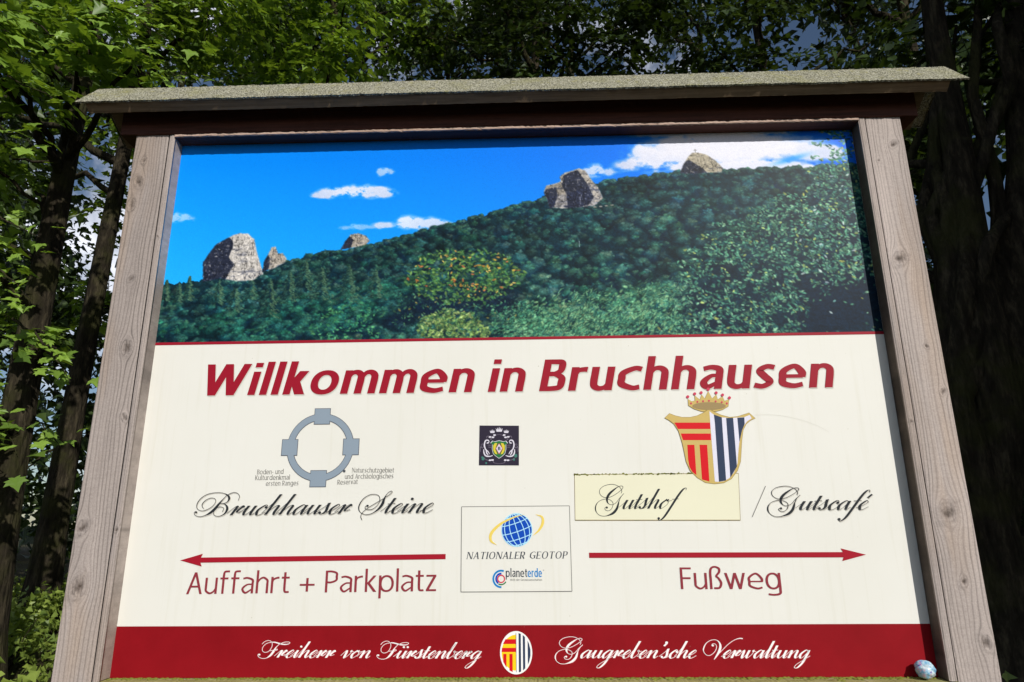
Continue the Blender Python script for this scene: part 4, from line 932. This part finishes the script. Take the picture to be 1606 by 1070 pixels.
def cap_(ox, base, xh, lean, adv, paths, dots):
    f_ = lambda q: ((q[0]-ox)/xh - lean*(base-q[1])/xh, (base-q[1])/xh)
    return (adv, [[(*f_(q), q[2] if len(q) > 2 else .035) for q in p] for p in paths], [(*f_(q), q[2]) for q in dots])
CAPS = {
 'B': cap_(65, 395, 130, .1, 3.13, [[(600, 188), (617, 130), (590, 85), (540, 75), (470, 110, .04), (420, 165, .08), (370, 230, .2), (310, 310, .28), (250, 365, .22), (190, 395, .06), (130, 408), (80, 390), (66, 350), (90, 332)],
   [(180, 295), (165, 270, .05), (165, 235, .09), (200, 185, .06), (260, 150), (310, 155), (328, 190), (305, 245), (250, 295), (170, 328), (115, 310), (97, 270, .06), (110, 210, .09), (160, 140, .06), (240, 90), (350, 72), (430, 85, .05), (480, 120, .16), (492, 160, .2), (470, 205, .1), (430, 225, .04), (380, 230)],
   [(380, 230), (430, 235, .06), (462, 270, .18), (462, 320, .22), (430, 375, .14), (370, 405, .04), (320, 400), (300, 370), (315, 320), (360, 280), (400, 278), (424, 300), (405, 345)]], [(90, 348, .11)]),
 'S': cap_(550, 400, 135, .04, 2.15, [[(650, 290), (637, 305), (640, 330), (680, 345), (740, 330), (800, 265), (818, 190), (800, 140), (750, 122), (690, 130), (620, 180, .07), (570, 260, .11), (556, 330, .09), (580, 385, .04), (640, 415), (720, 400, .06), (800, 340, .2), (850, 265, .26), (868, 205, .2), (885, 160, .1), (920, 105), (960, 78), (972, 95), (940, 130), (880, 175), (800, 230), (690, 305), (620, 365), (590, 410), (582, 450), (595, 490)]], [(665, 290, .12)]),
 'G': cap_(115, 510, 145, 0, 2.73, [[(535, 255), (548, 220), (530, 170), (490, 135), (430, 110), (350, 108), (260, 135), (200, 190), (195, 250), (230, 300), (290, 322), (370, 310), (470, 255), (545, 195), (570, 155), (550, 135), (500, 145, .05), (430, 190, .16), (350, 260, .25), (310, 330, .24), (310, 390, .16), (340, 430, .04), (390, 438), (450, 405), (510, 330), (580, 258)],
   [(580, 258), (530, 315, .05), (497, 380, .08), (482, 430, .17), (455, 505, .25), (400, 570, .26), (330, 605, .14), (260, 622, .04), (190, 612), (140, 570, .05), (118, 510, .12), (130, 440, .1), (180, 380, .04), (260, 348), (330, 350), (385, 385), (400, 430), (375, 500), (330, 535), (285, 530), (265, 500), (280, 478)]], [(298, 483, .12)]),
 'F': cap_(38, 385, 127, .08, 2.09, [[(375, 150), (320, 210, .1), (280, 280, .25), (230, 350, .22), (170, 395, .06), (110, 403), (60, 385), (38, 350), (50, 325)],
   [(105, 155), (140, 115), (190, 92), (235, 100), (260, 140), (255, 200), (210, 275), (150, 298), (110, 270), (115, 210), (165, 150), (230, 125, .06), (300, 122, .14), (380, 145, .16), (450, 158, .14), (510, 150, .08), (535, 125), (500, 115), (440, 122), (380, 150)],
   [(225, 270), (260, 262), (310, 265), (340, 250), (330, 238), (300, 260), (285, 300, .06)]], [(62, 337, .12)]),
 'V': cap_(170, 350, 105, -.07, 2.05, [[(272, 185), (280, 160), (310, 158), (330, 195), (310, 260), (260, 310), (215, 312), (180, 270, .06), (175, 220, .12), (205, 150, .08), (260, 108, .04), (320, 102, .05), (360, 135, .14), (375, 190, .24), (360, 260, .26), (330, 320, .18), (300, 370, .05)],
   [(300, 370), (340, 310), (400, 240, .06), (470, 160, .05), (540, 105, .05), (600, 82, .1), (640, 85, .13)]], [(285, 180, .12)]),
}
SCR['é'] = (SCR['e'][0], SCR['e'][1] + [[(.55, 1.75), (.38, 1.35)]], []); SCR['ü'] = (SCR['u'][0], SCR['u'][1], [(.28, 1.5), (.68, 1.5)])
def set_script(text, thick=.27, thin=.05, k=.58, LX=1.17, space=1.0):
    x = 0; strips = []
    blob = lambda cx, cy, r: strips.append((np.stack([cx+r*np.cos(np.linspace(0, 2*np.pi, 13)), cy+r*np.sin(np.linspace(0, 2*np.pi, 13))], 1), np.repeat([[cx, cy]], 13, 0)))
    for ch in text:
        if ch == ' ': x += space; continue
        if ch in CAPS:
            adv, paths, dots = CAPS[ch]
            for p in paths:
                P = catmull(p, 8); a, b = offset(P[:, :2]+[x, 0], np.maximum(P[:, 2], thin)); strips.append((a, b))
            for d in dots: blob(x+d[0], d[1], d[2])
            x += adv; continue
        adv, paths, dots = SCR[ch]
        for pth in paths:
            P = catmull(pth, 10) if len(pth) > 2 else np.array([np.array(pth[0])*(1-t)+np.array(pth[1])*t for t in np.linspace(0, 1, 8)])
            T = np.gradient(P, axis=0); T /= np.maximum(np.linalg.norm(T, axis=1), 1e-9)[:, None]
            ww = thin + (thick-thin)*np.clip(-T[:, 1], 0, 1)**2.2
            if ch == '/': ww[:] = thin*1.3
            ww = np.convolve(np.pad(ww, 2, 'edge'), np.ones(5)/5, 'valid')
            P = P*[LX, 1]; a, b = offset(P, ww)
            f_ = lambda q: np.stack([q[:, 0]+k*q[:, 1]+x, q[:, 1]], 1); strips.append((f_(a), f_(b)))
        for (dx, dy) in dots: blob(x+dx*LX+k*dy, dy, .14)
        x += adv*LX
    return strips, x
def shear_strips(st_, k): return [(np.stack([a[:, 0]+k*a[:, 1], a[:, 1]], 1), np.stack([b[:, 0]+k*b[:, 1], b[:, 1]], 1)) for a, b in st_]

# coloured bands
zl0, zl1 = .8445, .8522
Ink(0).poly([(-.9999, zl0), (.9999, zl0), (.9999, zl1), (-.9999, zl1)]).build('red_line', 'headline')
Ink(0).poly([(-.9999, .0012), (.9999, .0012), (.9999, .1185), (-.9999, .1185)]).build('red_band', 'red')
# headline
st_, _ = set_sans(Sans(.19, .155), 'Willkommen in Bruchhausen', .11, .30)
xa, zb_ = pan(324, 623); xb, _z = pan(1308, 606); zb_ = .7005; cap = .0870
place(st_, xa-.024, xb-.004, zb_, cap, .21, 1, .0022, -.0022).build('headline_shadow', 'softgrey')
place(st_, xa-.024, xb-.004, zb_, cap, .21, 2).build('headline', 'headline', None, 'bold red italic headline word')
# ways
lf_ = Sans(.098, .085)
def text(t, font, p0, p1, cap_px, mat, name, shear=0, layer=2, gap=.1, space=.34, label=None):
    s_, _w = set_sans(font, t, gap, space); a, z0 = pan(*p0); b, z1 = pan(*p1); zt = pan(p0[0], p0[1]-cap_px)[1]
    return place(s_, a, b, z0, zt-z0, shear, layer, slope=(z1-z0)/(b-a)).build(name, mat, None, label)
text('Auffahrt + Parkplatz', lf_, (292, 932), (684, 927), 34, 'claret', 'lettering', label='thin claret lettering under the left arrow')
text('Fußweg', lf_, (1068, 924), (1226, 924), 34, 'claret', 'lettering', label='thin claret lettering under the right arrow')
def arrow(tip, end, hw, hl, th):
    a, za = pan(*tip); b, zb2 = pan(*end); s = 1 if b > a else -1; z = za; sl_ = (zb2-za)/(b-a)
    f_ = lambda x, dz: (x, z+dz+sl_*(x-a))
    return Ink(2).poly([f_(a, 0), f_(a+s*hl, hw), f_(a+s*hl*.93, th), f_(b, th), f_(b, -th), f_(a+s*hl*.93, -th), f_(a+s*hl, -hw)])
arrow((283, 879), (699, 873), .0155, .057, .0062).build('arrow', 'arrow', None, 'red arrow pointing left')
arrow((1358, 870), (924, 871), .0150, .060, .0062).build('arrow', 'arrow', None, 'red arrow pointing right')
# scripts
def script(t, p0, p1, xh_px, mat, name, shadow=None, thick=.27, thin=.05, layer=3, label=None, sh=.58, off=(.0016, -.0016)):
    s_, _w = set_script(t, thick, thin, sh); a, z0 = pan(*p0); b, z1 = pan(*p1); zt = pan(p0[0], p0[1]-xh_px)[1]
    if shadow: place(s_, a, b, z0, zt-z0, 0, layer, off[0], off[1], slope=(z1-z0)/(b-a)).build(name+'_shadow', shadow)
    return place(s_, a, b, z0, zt-z0, 0, layer+1, slope=(z1-z0)/(b-a)).build(name, mat, None, label)
script('Bruchhauser Steine', (304, 809), (680, 804), 14.5, 'ink', 'script_lettering', 'softgrey', label='black script lettering Bruchhauser Steine')
script('Gutscafé', (1203, 800), (1372, 799), 13.5, 'ink', 'script_lettering', 'softgrey', label='black script lettering Gutscafé')
script('/', (1178, 800), (1205, 800), 18, 'texgrey', 'script_slash')
# yellowed film with Gutshof
film = Ink(1).px([(901, 744.5), (1158, 742.5), (1161, 816), (902, 816)]).build('film_patch', 'film', None, 'yellowed rectangular film patch with mossy edge')
e_ = Ink(2)
for a_, b_, w_ in (((901, 744.5), (1158, 742.5), .0014), ((1158, 742.5), (1161, 816), .001), ((1161, 816), (902, 816), .0018), ((902, 816), (901, 744.5), .001)):
    e_.line([pan(*a_), pan(*b_)], w_)
e_.build('film_edge', 'goldline')
mk = Ink(3)
for _ in range(150):
    t = RG.random(); x, z = pan(901+257*t*(.75 if RG.random() < .8 else 1), 744.3-2*t); s_ = RG.uniform(.0008, .0026); an = np.linspace(0, 6.28, 7)[:-1]
    z += RG.normal(-.0003, .0009); mk.poly([(x+s_*1.6*math.cos(q)*RG.uniform(.5, 1.2), z+s_*.8*math.sin(q)*RG.uniform(.5, 1.2)) for q in an])
for _ in range(60):
    x, z = pan(902+259*RG.random(), 816); s_ = RG.uniform(.0006, .0016); an = np.linspace(0, 6.28, 6)[:-1]
    mk.poly([(x+s_*1.5*math.cos(q), z+s_*.7*math.sin(q)) for q in an])
o_ = mk.build('moss', 'moss'); o_['kind'] = 'stuff'
script('Gutshof', (933, 799), (1079, 797), 14, 'ink', 'script_lettering', None, layer=3, label='black script lettering Gutshof on the yellowed film')
# footer scripts
script('Freiherr von Fürstenberg', (404, 1031), (756, 1033), 11.5, 'white', 'script_lettering', 'glow', .27, .06, 2, 'white script lettering Freiherr von Fürstenberg', off=(.0008, -.0008), sh=.52)
script("Gaugreben'sche Verwaltung", (870, 1032), (1272, 1032), 12, 'white', 'script_lettering', 'glow', .27, .06, 2, 'white script lettering Gaugreben sche Verwaltung', off=(.0008, -.0008), sh=.52)
# small serif lines
sf = Sans(.115, .07, .05)
for t, p0, p1 in (('Boden- und', (403, 744), (445, 743), ), ('Kulturdenkmal', (400, 753), (455, 752)), ('ersten Ranges', (417, 762), (468, 761)), ('Naturschutzgebiet', (552, 741), (618, 741)), ('und Archäologisches', (541, 751), (617, 750)), ('Reservat', (529, 760), (561, 759))):
    text(t, sf, p0, p1, 7.2, 'texgrey', 'small_lettering', 0, 2, .13, .36)
text('NATIONALER GEOTOP', Sans(.14, .055, .05), (731, 877), (889, 876), 11, 'outline', 'lettering', .2, 3, .17, .45, 'spaced italic capitals')
# framed plate
fr = Ink(1).px([(724, 795), (893, 793.5), (897, 927.5), (723, 928.5)]).build('plate_field', 'cream')
fl = Ink(2); cs = [pan(724, 795), pan(893, 793.5), pan(897, 927.5), pan(723, 928.5)]
for k in range(4): fl.line([cs[k], cs[(k+1) % 4]], .0016)
fl.build('plate_frame', 'texgrey')
gc = pan(810.5, 831); GR = .0395
th = np.linspace(0, 2*np.pi, 49)
Ink(3).poly([(gc[0]+GR*.99*math.cos(t), gc[1]+GR*1.03*math.sin(t)) for t in th[:-1]]).build('globe', 'globe', None, 'blue globe emblem with pale grid')
gl = Ink(4); tl = math.radians(17)
def gpt(lon, lat):
    x = math.cos(lat)*math.sin(lon); y = math.sin(lat); zc = math.cos(lat)*math.cos(lon)
    y, zc = y*math.cos(.12)-zc*math.sin(.12), y*math.sin(.12)+zc*math.cos(.12)
    return (gc[0]+GR*(x*math.cos(tl)-y*math.sin(tl)), gc[1]+GR*1.03*(x*math.sin(tl)+y*math.cos(tl))), zc
for lon in np.radians([-78, -52, -26, 0, 26, 52, 78]): gl.line([gpt(lon, la)[0] for la in np.linspace(-1.5, 1.5, 25)], .0019)
for la in np.radians([-58, -28, 0, 30, 60]): gl.line([gpt(lo, la)[0] for lo in np.linspace(-1.5, 1.5, 25)], .0019)
gl.build('globe_grid', 'gridline')
def swoosh(pts, ws, layer=5):
    P = catmull([(*pan(x, y), w) for (x, y), w in zip(pts, ws)], 9); a, b = offset(P[:, :2], P[:, 2]); return Ink(layer).strip(a, b)
swoosh([(779, 855), (770, 848), (771, 836), (785, 822), (805, 812), (822, 807)], [.0005, .006, .0075, .006, .0035, .0005]).build('swoosh', 'swoosh')
swoosh([(840, 807), (850, 811), (851, 821), (845, 832), (836, 840)], [.0005, .005, .007, .005, .0006]).build('swoosh', 'swoosh')
lc = pan(786, 908)
def arc(r, a0, a1, w, mat, nm, layer=3):
    t = np.radians(np.linspace(a0, a1, 30)); Ink(layer).line([(lc[0]+r*math.cos(q), lc[1]+r*math.sin(q)) for q in t], w).build(nm, mat)
arc(.0195, 70, 272, .0046, 'cyan', 'logo_arc'); arc(.0125, 85, 235, .0044, 'globe', 'logo_arc'); arc(.0135, 240, 330, .003, 'green', 'logo_arc'); arc(.0085, 0, 360, .0030, 'crimson', 'logo_ring')
text('planet', Sans(.16, .12, .03), (793, 905), (827, 905), 13, 'outline', 'lettering', 0, 3, .13); text('erde', Sans(.19, .14, .03), (827.5, 905), (850, 905), 13, 'cyan', 'lettering', 0, 3, .13)
text('Welt der Geowissenschaften', Sans(.12, .1), (800, 911), (850, 911), 3.2, 'texgrey', 'small_lettering', 0, 3, .12)
tt = pan(852.5, 894.5); Ink(3).line([(tt[0]+.0011*math.cos(q), tt[1]+.0011*math.sin(q)) for q in th], .0006).build('registered_mark', 'texgrey')
# ring emblem with four blocks
ec = pan(502.5, 701.5); q_ = []
cxl, cxr = pan(455, 701)[0], pan(550, 699)[0]; RO = (pan(550, 699)[0]-pan(455, 701)[0])/2
blk = .0205
def emblem(grow, layer, mat, nm):
    k = Ink(layer); a = [(ec[0]+(RO+.0075+grow)*math.cos(q), ec[1]+(RO+.0075+grow)*math.sin(q)) for q in th]; b = [(ec[0]+(RO-.0085-grow)*math.cos(q), ec[1]+(RO-.0085-grow)*math.sin(q)) for q in th]
    k.strip(a, b)
    for dx, dz in ((0, 1), (0, -1), (1, 0), (-1, 0)):
        x, z = ec[0]+dx*(RO+.001), ec[1]+dz*(RO+.001); g_ = blk+grow; k.poly([(x-g_, z-g_), (x+g_, z-g_), (x+g_, z+g_), (x-g_, z+g_)])
    return k.build(nm, mat, None, 'slate ring emblem with four square blocks' if nm == 'ring_emblem' else None)
emblem(.0013, 1, 'outline', 'emblem_outline'); emblem(0, 3, 'slate', 'ring_emblem')
bx_, bz_ = pan(540, 739); Ink(3).poly([(bx_+.005*math.cos(q)*(1 if k % 2 else .45), bz_+.005*math.sin(q)*(1 if k % 2 else .45)) for k, q in enumerate(np.linspace(0, 6.28, 15)[:-1])]).build('dirt_spot', 'outline')
# crest with crown
def Zm(x, y): return (1030+x/6.294, 600+y/6.294)
shield = [(78, 352), (125, 308), (180, 330), (250, 346), (330, 346), (400, 330), (470, 295), (515, 258), (560, 290), (630, 322), (720, 346), (800, 338), (910, 302), (970, 355), (925, 372), (880, 410), (850, 470), (838, 560), (832, 660), (825, 780), (795, 870), (735, 950), (660, 990), (570, 1000), (480, 988), (400, 940), (330, 870), (290, 780), (272, 690), (250, 590), (215, 480), (170, 410), (120, 372)]
cc0 = pan(*Zm(525, 620))
def grow(pts, k): 
    P = np.array([pan(*Zm(*p)) for p in pts]); P2 = np.vstack([P, P[:1]]); Tn = np.roll(P, -1, 0)-np.roll(P, 1, 0); Tn /= np.linalg.norm(Tn, axis=1)[:, None]; N2 = np.stack([-Tn[:, 1], Tn[:, 0]], 1)
    a = np.sum(P[:, 0]*np.roll(P[:, 1], -1)-np.roll(P[:, 0], -1)*P[:, 1]); return [tuple(p) for p in P + N2*k*(1 if a < 0 else -1)]
Ink(4).poly(grow(shield, .001)).build('crest_outline', 'goldline')
cr_ = Ink(5).poly(grow(shield, 0)).build('crest', 'gold', None, 'gold shield crest with red bars and navy stripes under a crown')
k = Ink(6)
for p in ([(172, 397), (525, 397), (528, 460), (208, 460)], [(236, 505), (531, 505), (534, 570), (258, 570)], [(300, 616), (370, 616), (390, 915), (352, 885), (322, 835), (308, 760)], [(421, 616), (496, 616), (518, 978), (445, 958)]): k.px([Zm(*q) for q in p])
k.build('crest_bar', 'bright_red')
inner = [(518, 285), (560, 318), (640, 346), (720, 352), (790, 348), (862, 343), (915, 322), (935, 355), (890, 385), (856, 430), (832, 500), (812, 600), (802, 700), (795, 800), (760, 890), (715, 945), (660, 975), (600, 982), (572, 978), (545, 640)]
Ink(6).px([Zm(*q) for q in inner]).build('crest_field', 'lilac')
k = Ink(7)
for p in ([(562, 318), (640, 346), (683, 968), (612, 980), (572, 400)], [(683, 352), (752, 350), (790, 830), (725, 940)], [(793, 350), (862, 345), (866, 410), (838, 480), (815, 590)]): k.px([Zm(*q) for q in p])
k.build('crest_stripe', 'navy')
crown_ = [(308, 165), (345, 190), (378, 180), (372, 130), (425, 172), (442, 122), (475, 160), (507, 88), (545, 160), (586, 120), (600, 170), (648, 140), (668, 185), (712, 165), (705, 235), (650, 268), (590, 284), (515, 292), (440, 285), (370, 262), (312, 228)]
Ink(3).poly(grow(crown_, .0008)).build('crown_outline', 'goldline'); Ink(4).px([Zm(*q) for q in crown_]).build('crown', 'gold')
Ink(6).px([Zm(515+165*math.cos(q), 234+38*math.sin(q)) for q in th[:-1]]).build('crown_inside', 'bronze')
k = Ink(7)
for x, y, r in ((305, 142, 15), (373, 113, 15), (437, 102, 15), (506, 68, 16), (585, 103, 15), (648, 124, 15), (716, 152, 15)): k.px([Zm(x+r*math.cos(q), y+r*math.sin(q)) for q in th[:-1:3]])
for x, y in ((337, 208), (400, 192), (456, 186), (514, 182), (580, 188), (640, 196), (690, 208)): k.px([Zm(x+10*math.cos(q), y+10*math.sin(q)) for q in th[:-1:4]])
k.build('crown_jewel', 'pink')
# hair-thin scratch running off the crest
P = [pan(x, y) for x, y in catmull([(1184, 651), (1215, 651), (1250, 657), (1282, 668), (1300, 678)], 6)]; Ink(2).line(P, .0004).build('scratch', 'softgrey')
# black square sticker with pale arms
def Zs(x, y): return (750+x/14.27, 660+y/14.27)
stk = Ink(1).px([Zs(30, 108), Zs(912, 112), Zs(912, 1000), Zs(16, 998)]).build('sticker', 'black', None, 'small black square sticker with white heraldic arms')
def pen(strokes, w, layer, mat, nm):
    k = Ink(layer)
    for s_ in strokes:
        P = catmull([pan(*Zs(*q[:2])) for q in s_], 6); ww = np.interp(np.linspace(0, 1, len(P)), [0, .25, .6, 1], [.5*w, w, w, .5*w]); a, b = offset(P, ww); k.strip(a, b)
    return k.build(nm, mat)
mir = lambda s_: [(940-x, y) for x, y in s_]
lion = [[(245, 480), (225, 440), (165, 450), (140, 540), (165, 640), (220, 690), (255, 750)], [(190, 505), (245, 490)], [(125, 640), (130, 720), (170, 785), (250, 800), (325, 780)], [(180, 640), (190, 720), (225, 775)]]
pen(lion+[mir(q) for q in lion], .0034, 3, 'pale', 'sticker_lion')
swirl = [[(60, 540), (100, 520), (125, 570), (95, 610), (60, 580), (90, 560)], [(190, 400), (200, 350), (280, 355), (330, 380), (390, 330), (470, 310)], [(50, 700), (45, 620), (70, 560)], [(120, 830), (200, 880), (330, 890), (350, 940), (470, 965)], [(210, 545), (300, 550)], [(220, 590), (300, 595)], [(270, 430), (300, 410), (260, 400)]]
pen(swirl+[mir(q) for q in swirl], .0014, 2, 'midgrey', 'sticker_scroll')
k = Ink(3)
for cx_, cy_, s_ in ((318, 240, .8), (470, 200, 1.05), (628, 240, .8)):
    k.px([Zs(cx_+s_*x, cy_+s_*y) for x, y in ((-55, 45), (-75, -30), (-45, 5), (-35, -45), (-15, 5), (0, -60), (15, 5), (35, -45), (45, 5), (75, -30), (55, 45))])
for p in ((265, 365), (330, 372), (365, 322), (580, 322), (612, 372), (672, 362), (265, 885), (320, 880), (605, 882), (668, 885)): k.px([Zs(p[0]+x, p[1]+y) for x, y in ((-32, 10), (-18, -18), (30, -14), (26, 14), (-6, 20))])
k.build('sticker_crown', 'pale')
sh_o = [(270, 500), (315, 448), (365, 465), (470, 440), (575, 465), (625, 448), (668, 500), (625, 530), (628, 640), (600, 745), (540, 800), (466, 850), (395, 800), (335, 745), (308, 640), (312, 530)]
Ink(4).px([Zs(*q) for q in sh_o]).build('sticker_shield', 'pale')
Ink(5).px([Zs(466+(x-466)*.93, 640+(y-640)*.94) for x, y in sh_o]).build('sticker_shield', 'green')
k = Ink(6)
for s_ in (1, -1): k.px([Zs(466+s_*x, y) for x, y in ((40, 500), (95, 505), (130, 560), (128, 660), (90, 740), (35, 755), (85, 640))])
k.build('sticker_wreath', 'yellow')
Ink(6).px([Zs(*q) for q in ((468, 505), (552, 622), (468, 755), (388, 622))]).build('sticker_diamond', 'crimson')
Ink(7).px([Zs(*q) for q in ((468, 522), (538, 622), (468, 737), (402, 622))]).build('sticker_diamond', 'pale')
s_, _w = set_sans(Sans(.22, .16, .05), 'B'); a, z0 = pan(*Zs(440, 660)); b, _ = pan(*Zs(500, 660)); place(s_, a, b, z0, pan(*Zs(440, 585))[1]-z0, 0, 9).build('sticker_letter', 'navy')
k = Ink(2)
for x, y, r in ((840, 785, 42), (800, 870, 28), (110, 850, 40), (180, 950, 24), (90, 820, 24)): k.px([Zs(x+r*math.cos(q)*(1 if j % 2 else .75), y+r*math.sin(q)) for j, q in enumerate(th[:-1:4])])
k.build('sticker_foliage', 'teal')
# oval arms in the footer
oc = pan(809.5, 1023.5); OA = (pan(835, 1023)[0]-pan(784.5, 1023)[0])/2; OB = (pan(809, 990)[1]-pan(809, 1058)[1])/2
ov = lambda s_, t: (oc[0]+OA*s_*math.cos(t), oc[1]+OB*s_*math.sin(t)*(1 if s_ == 1 else (1-(1-s_)*.8)))
Ink(3).poly([ov(1, t) for t in th[:-1]]).build('oval_rim', 'white')
Ink(4).poly([ov(.9, t) for t in np.linspace(math.pi/2, 3*math.pi/2, 25)]).build('oval_field', 'byellow')
Ink(4).poly([ov(.9, t) for t in np.linspace(-math.pi/2, math.pi/2, 25)]).build('oval_field', 'white')
k = Ink(5); hb = lambda x: OB*.92*math.sqrt(max(0, 1-(x/(OA*.9))**2)); hx = lambda z: OA*.9*math.sqrt(max(0, 1-(z/(OB*.92))**2))
for z0, z1 in ((.62, .40), (.22, .03)): k.poly([(oc[0]-hx(OB*z0), oc[1]+OB*z0), (oc[0]-.0005, oc[1]+OB*z0), (oc[0]-.0005, oc[1]+OB*z1), (oc[0]-hx(OB*z1), oc[1]+OB*z1)])
for x0, x1 in ((-.80, -.60), (-.42, -.22)): k.poly([(oc[0]+OA*x0, oc[1]-OB*.06), (oc[0]+OA*x1, oc[1]-OB*.06), (oc[0]+OA*x1, oc[1]-hb(OA*x1)), (oc[0]+OA*x0, oc[1]-hb(OA*x0))])
k.build('oval_bar', 'bright_red')
k = Ink(5)
for x0, x1 in ((.16, .30), (.42, .56), (.72, .89)): k.poly([(oc[0]+OA*x, oc[1]+s*hb(OA*x)) for x, s in ((x0, 1), ((x0+x1)/2, 1), (x1, 1), (x1, -1), ((x0+x1)/2, -1), (x0, -1))])
k.poly([(oc[0]-.0006, oc[1]+OB*.9), (oc[0]+.0006, oc[1]+OB*.9), (oc[0]+.0006, oc[1]-OB*.9), (oc[0]-.0006, oc[1]-OB*.9)])
k.build('oval_stripe', 'navy')

# ------------------------------------------------------------------ moss along the sill and the painted pebble
mv, mf = [], []
ico = bmesh.new(); bmesh.ops.create_icosphere(ico, subdivisions=1, radius=1); iv = np.array([q.co[:] for q in ico.verts]); if_ = np.array([[q.index for q in f_.verts] for f_ in ico.faces]); ico.free()
for _ in range(1300):
    x = RG.uniform(-.99, .99); dense = vnoise(np.array(x*9), np.array(.5), 4)
    if RG.random() > .25+dense: continue
    s_ = RG.uniform(.0012, .0036); c_ = np.array([x, -.0025-abs(RG.normal(0, .008)), Z(.0006)]); mf.append(if_+len(mv)*len(iv)); mv.append(c_ + iv*s_*np.array([RG.uniform(1, 3), 1, RG.uniform(.5, 1.0)]))
o_ = mesh_np('moss', np.concatenate(mv), np.concatenate(mf), M['moss'], board, True); o_['kind'] = 'stuff'
bm = bmesh.new(); bmesh.ops.create_icosphere(bm, subdivisions=5, radius=1)
pb = at(1453, 1051, -.031)
vv = np.array([q.co[:] for q in bm.verts])
rr_ = 1 + .55*(fbm(vv[:, 0]*1.3+5, vv[:, 1]*1.3+vv[:, 2]*1.7+9, 5)-.5) - .10*np.clip(vv[:, 0]-.2, 0, 1)*np.clip(vv[:, 2]+.2, 0, 1)
co = vv*rr_[:, None]*np.array([.0225, .018, .020])
co[:, 2] = np.maximum(co[:, 2], -.0185)
rot = math.radians(-18); cx_, sx_ = math.cos(rot), math.sin(rot); co = np.stack([co[:, 0]*cx_-co[:, 2]*sx_, co[:, 1], co[:, 0]*sx_+co[:, 2]*cx_], 1)
co[:, 2] -= co[:, 2].min()
faces_ = [[q.index for q in f_.verts] for f_ in bm.faces]; bm.free()
n = NT('painted_pebble'); cd_ = n.coord(); a = n.noise(65, 3, .6, cd_); b = n.noise(110, 2, .5, cd_); c3 = n.noise(85, 2, .5, n.coord((1.3, 1, .9)))
c = n.ramp(a.outputs['Fac'], [(.38, (.16, .40, .60)), (.5, (.38, .56, .68)), (.62, (.58, .66, .70))])
c = n.mix(n.ramp(b.outputs['Fac'], [(.60, (0, 0, 0)), (.66, (.8, .8, .8))]), c, (.70, .34, .45)); c = n.mix(n.ramp(c3.outputs['Fac'], [(.64, (0, 0, 0)), (.68, (1, 1, 1))]), c, (.20, .11, .42))
M['pebble'] = n.set(c, .35, .5)
peb = mesh_np('pebble', co, faces_, M['pebble'], None, True); peb.location = (pb[0], -.0265, Z(.0006))
tag(peb, 'small pale blue painted pebble lying on the sill against the right moulding', 'pebble')
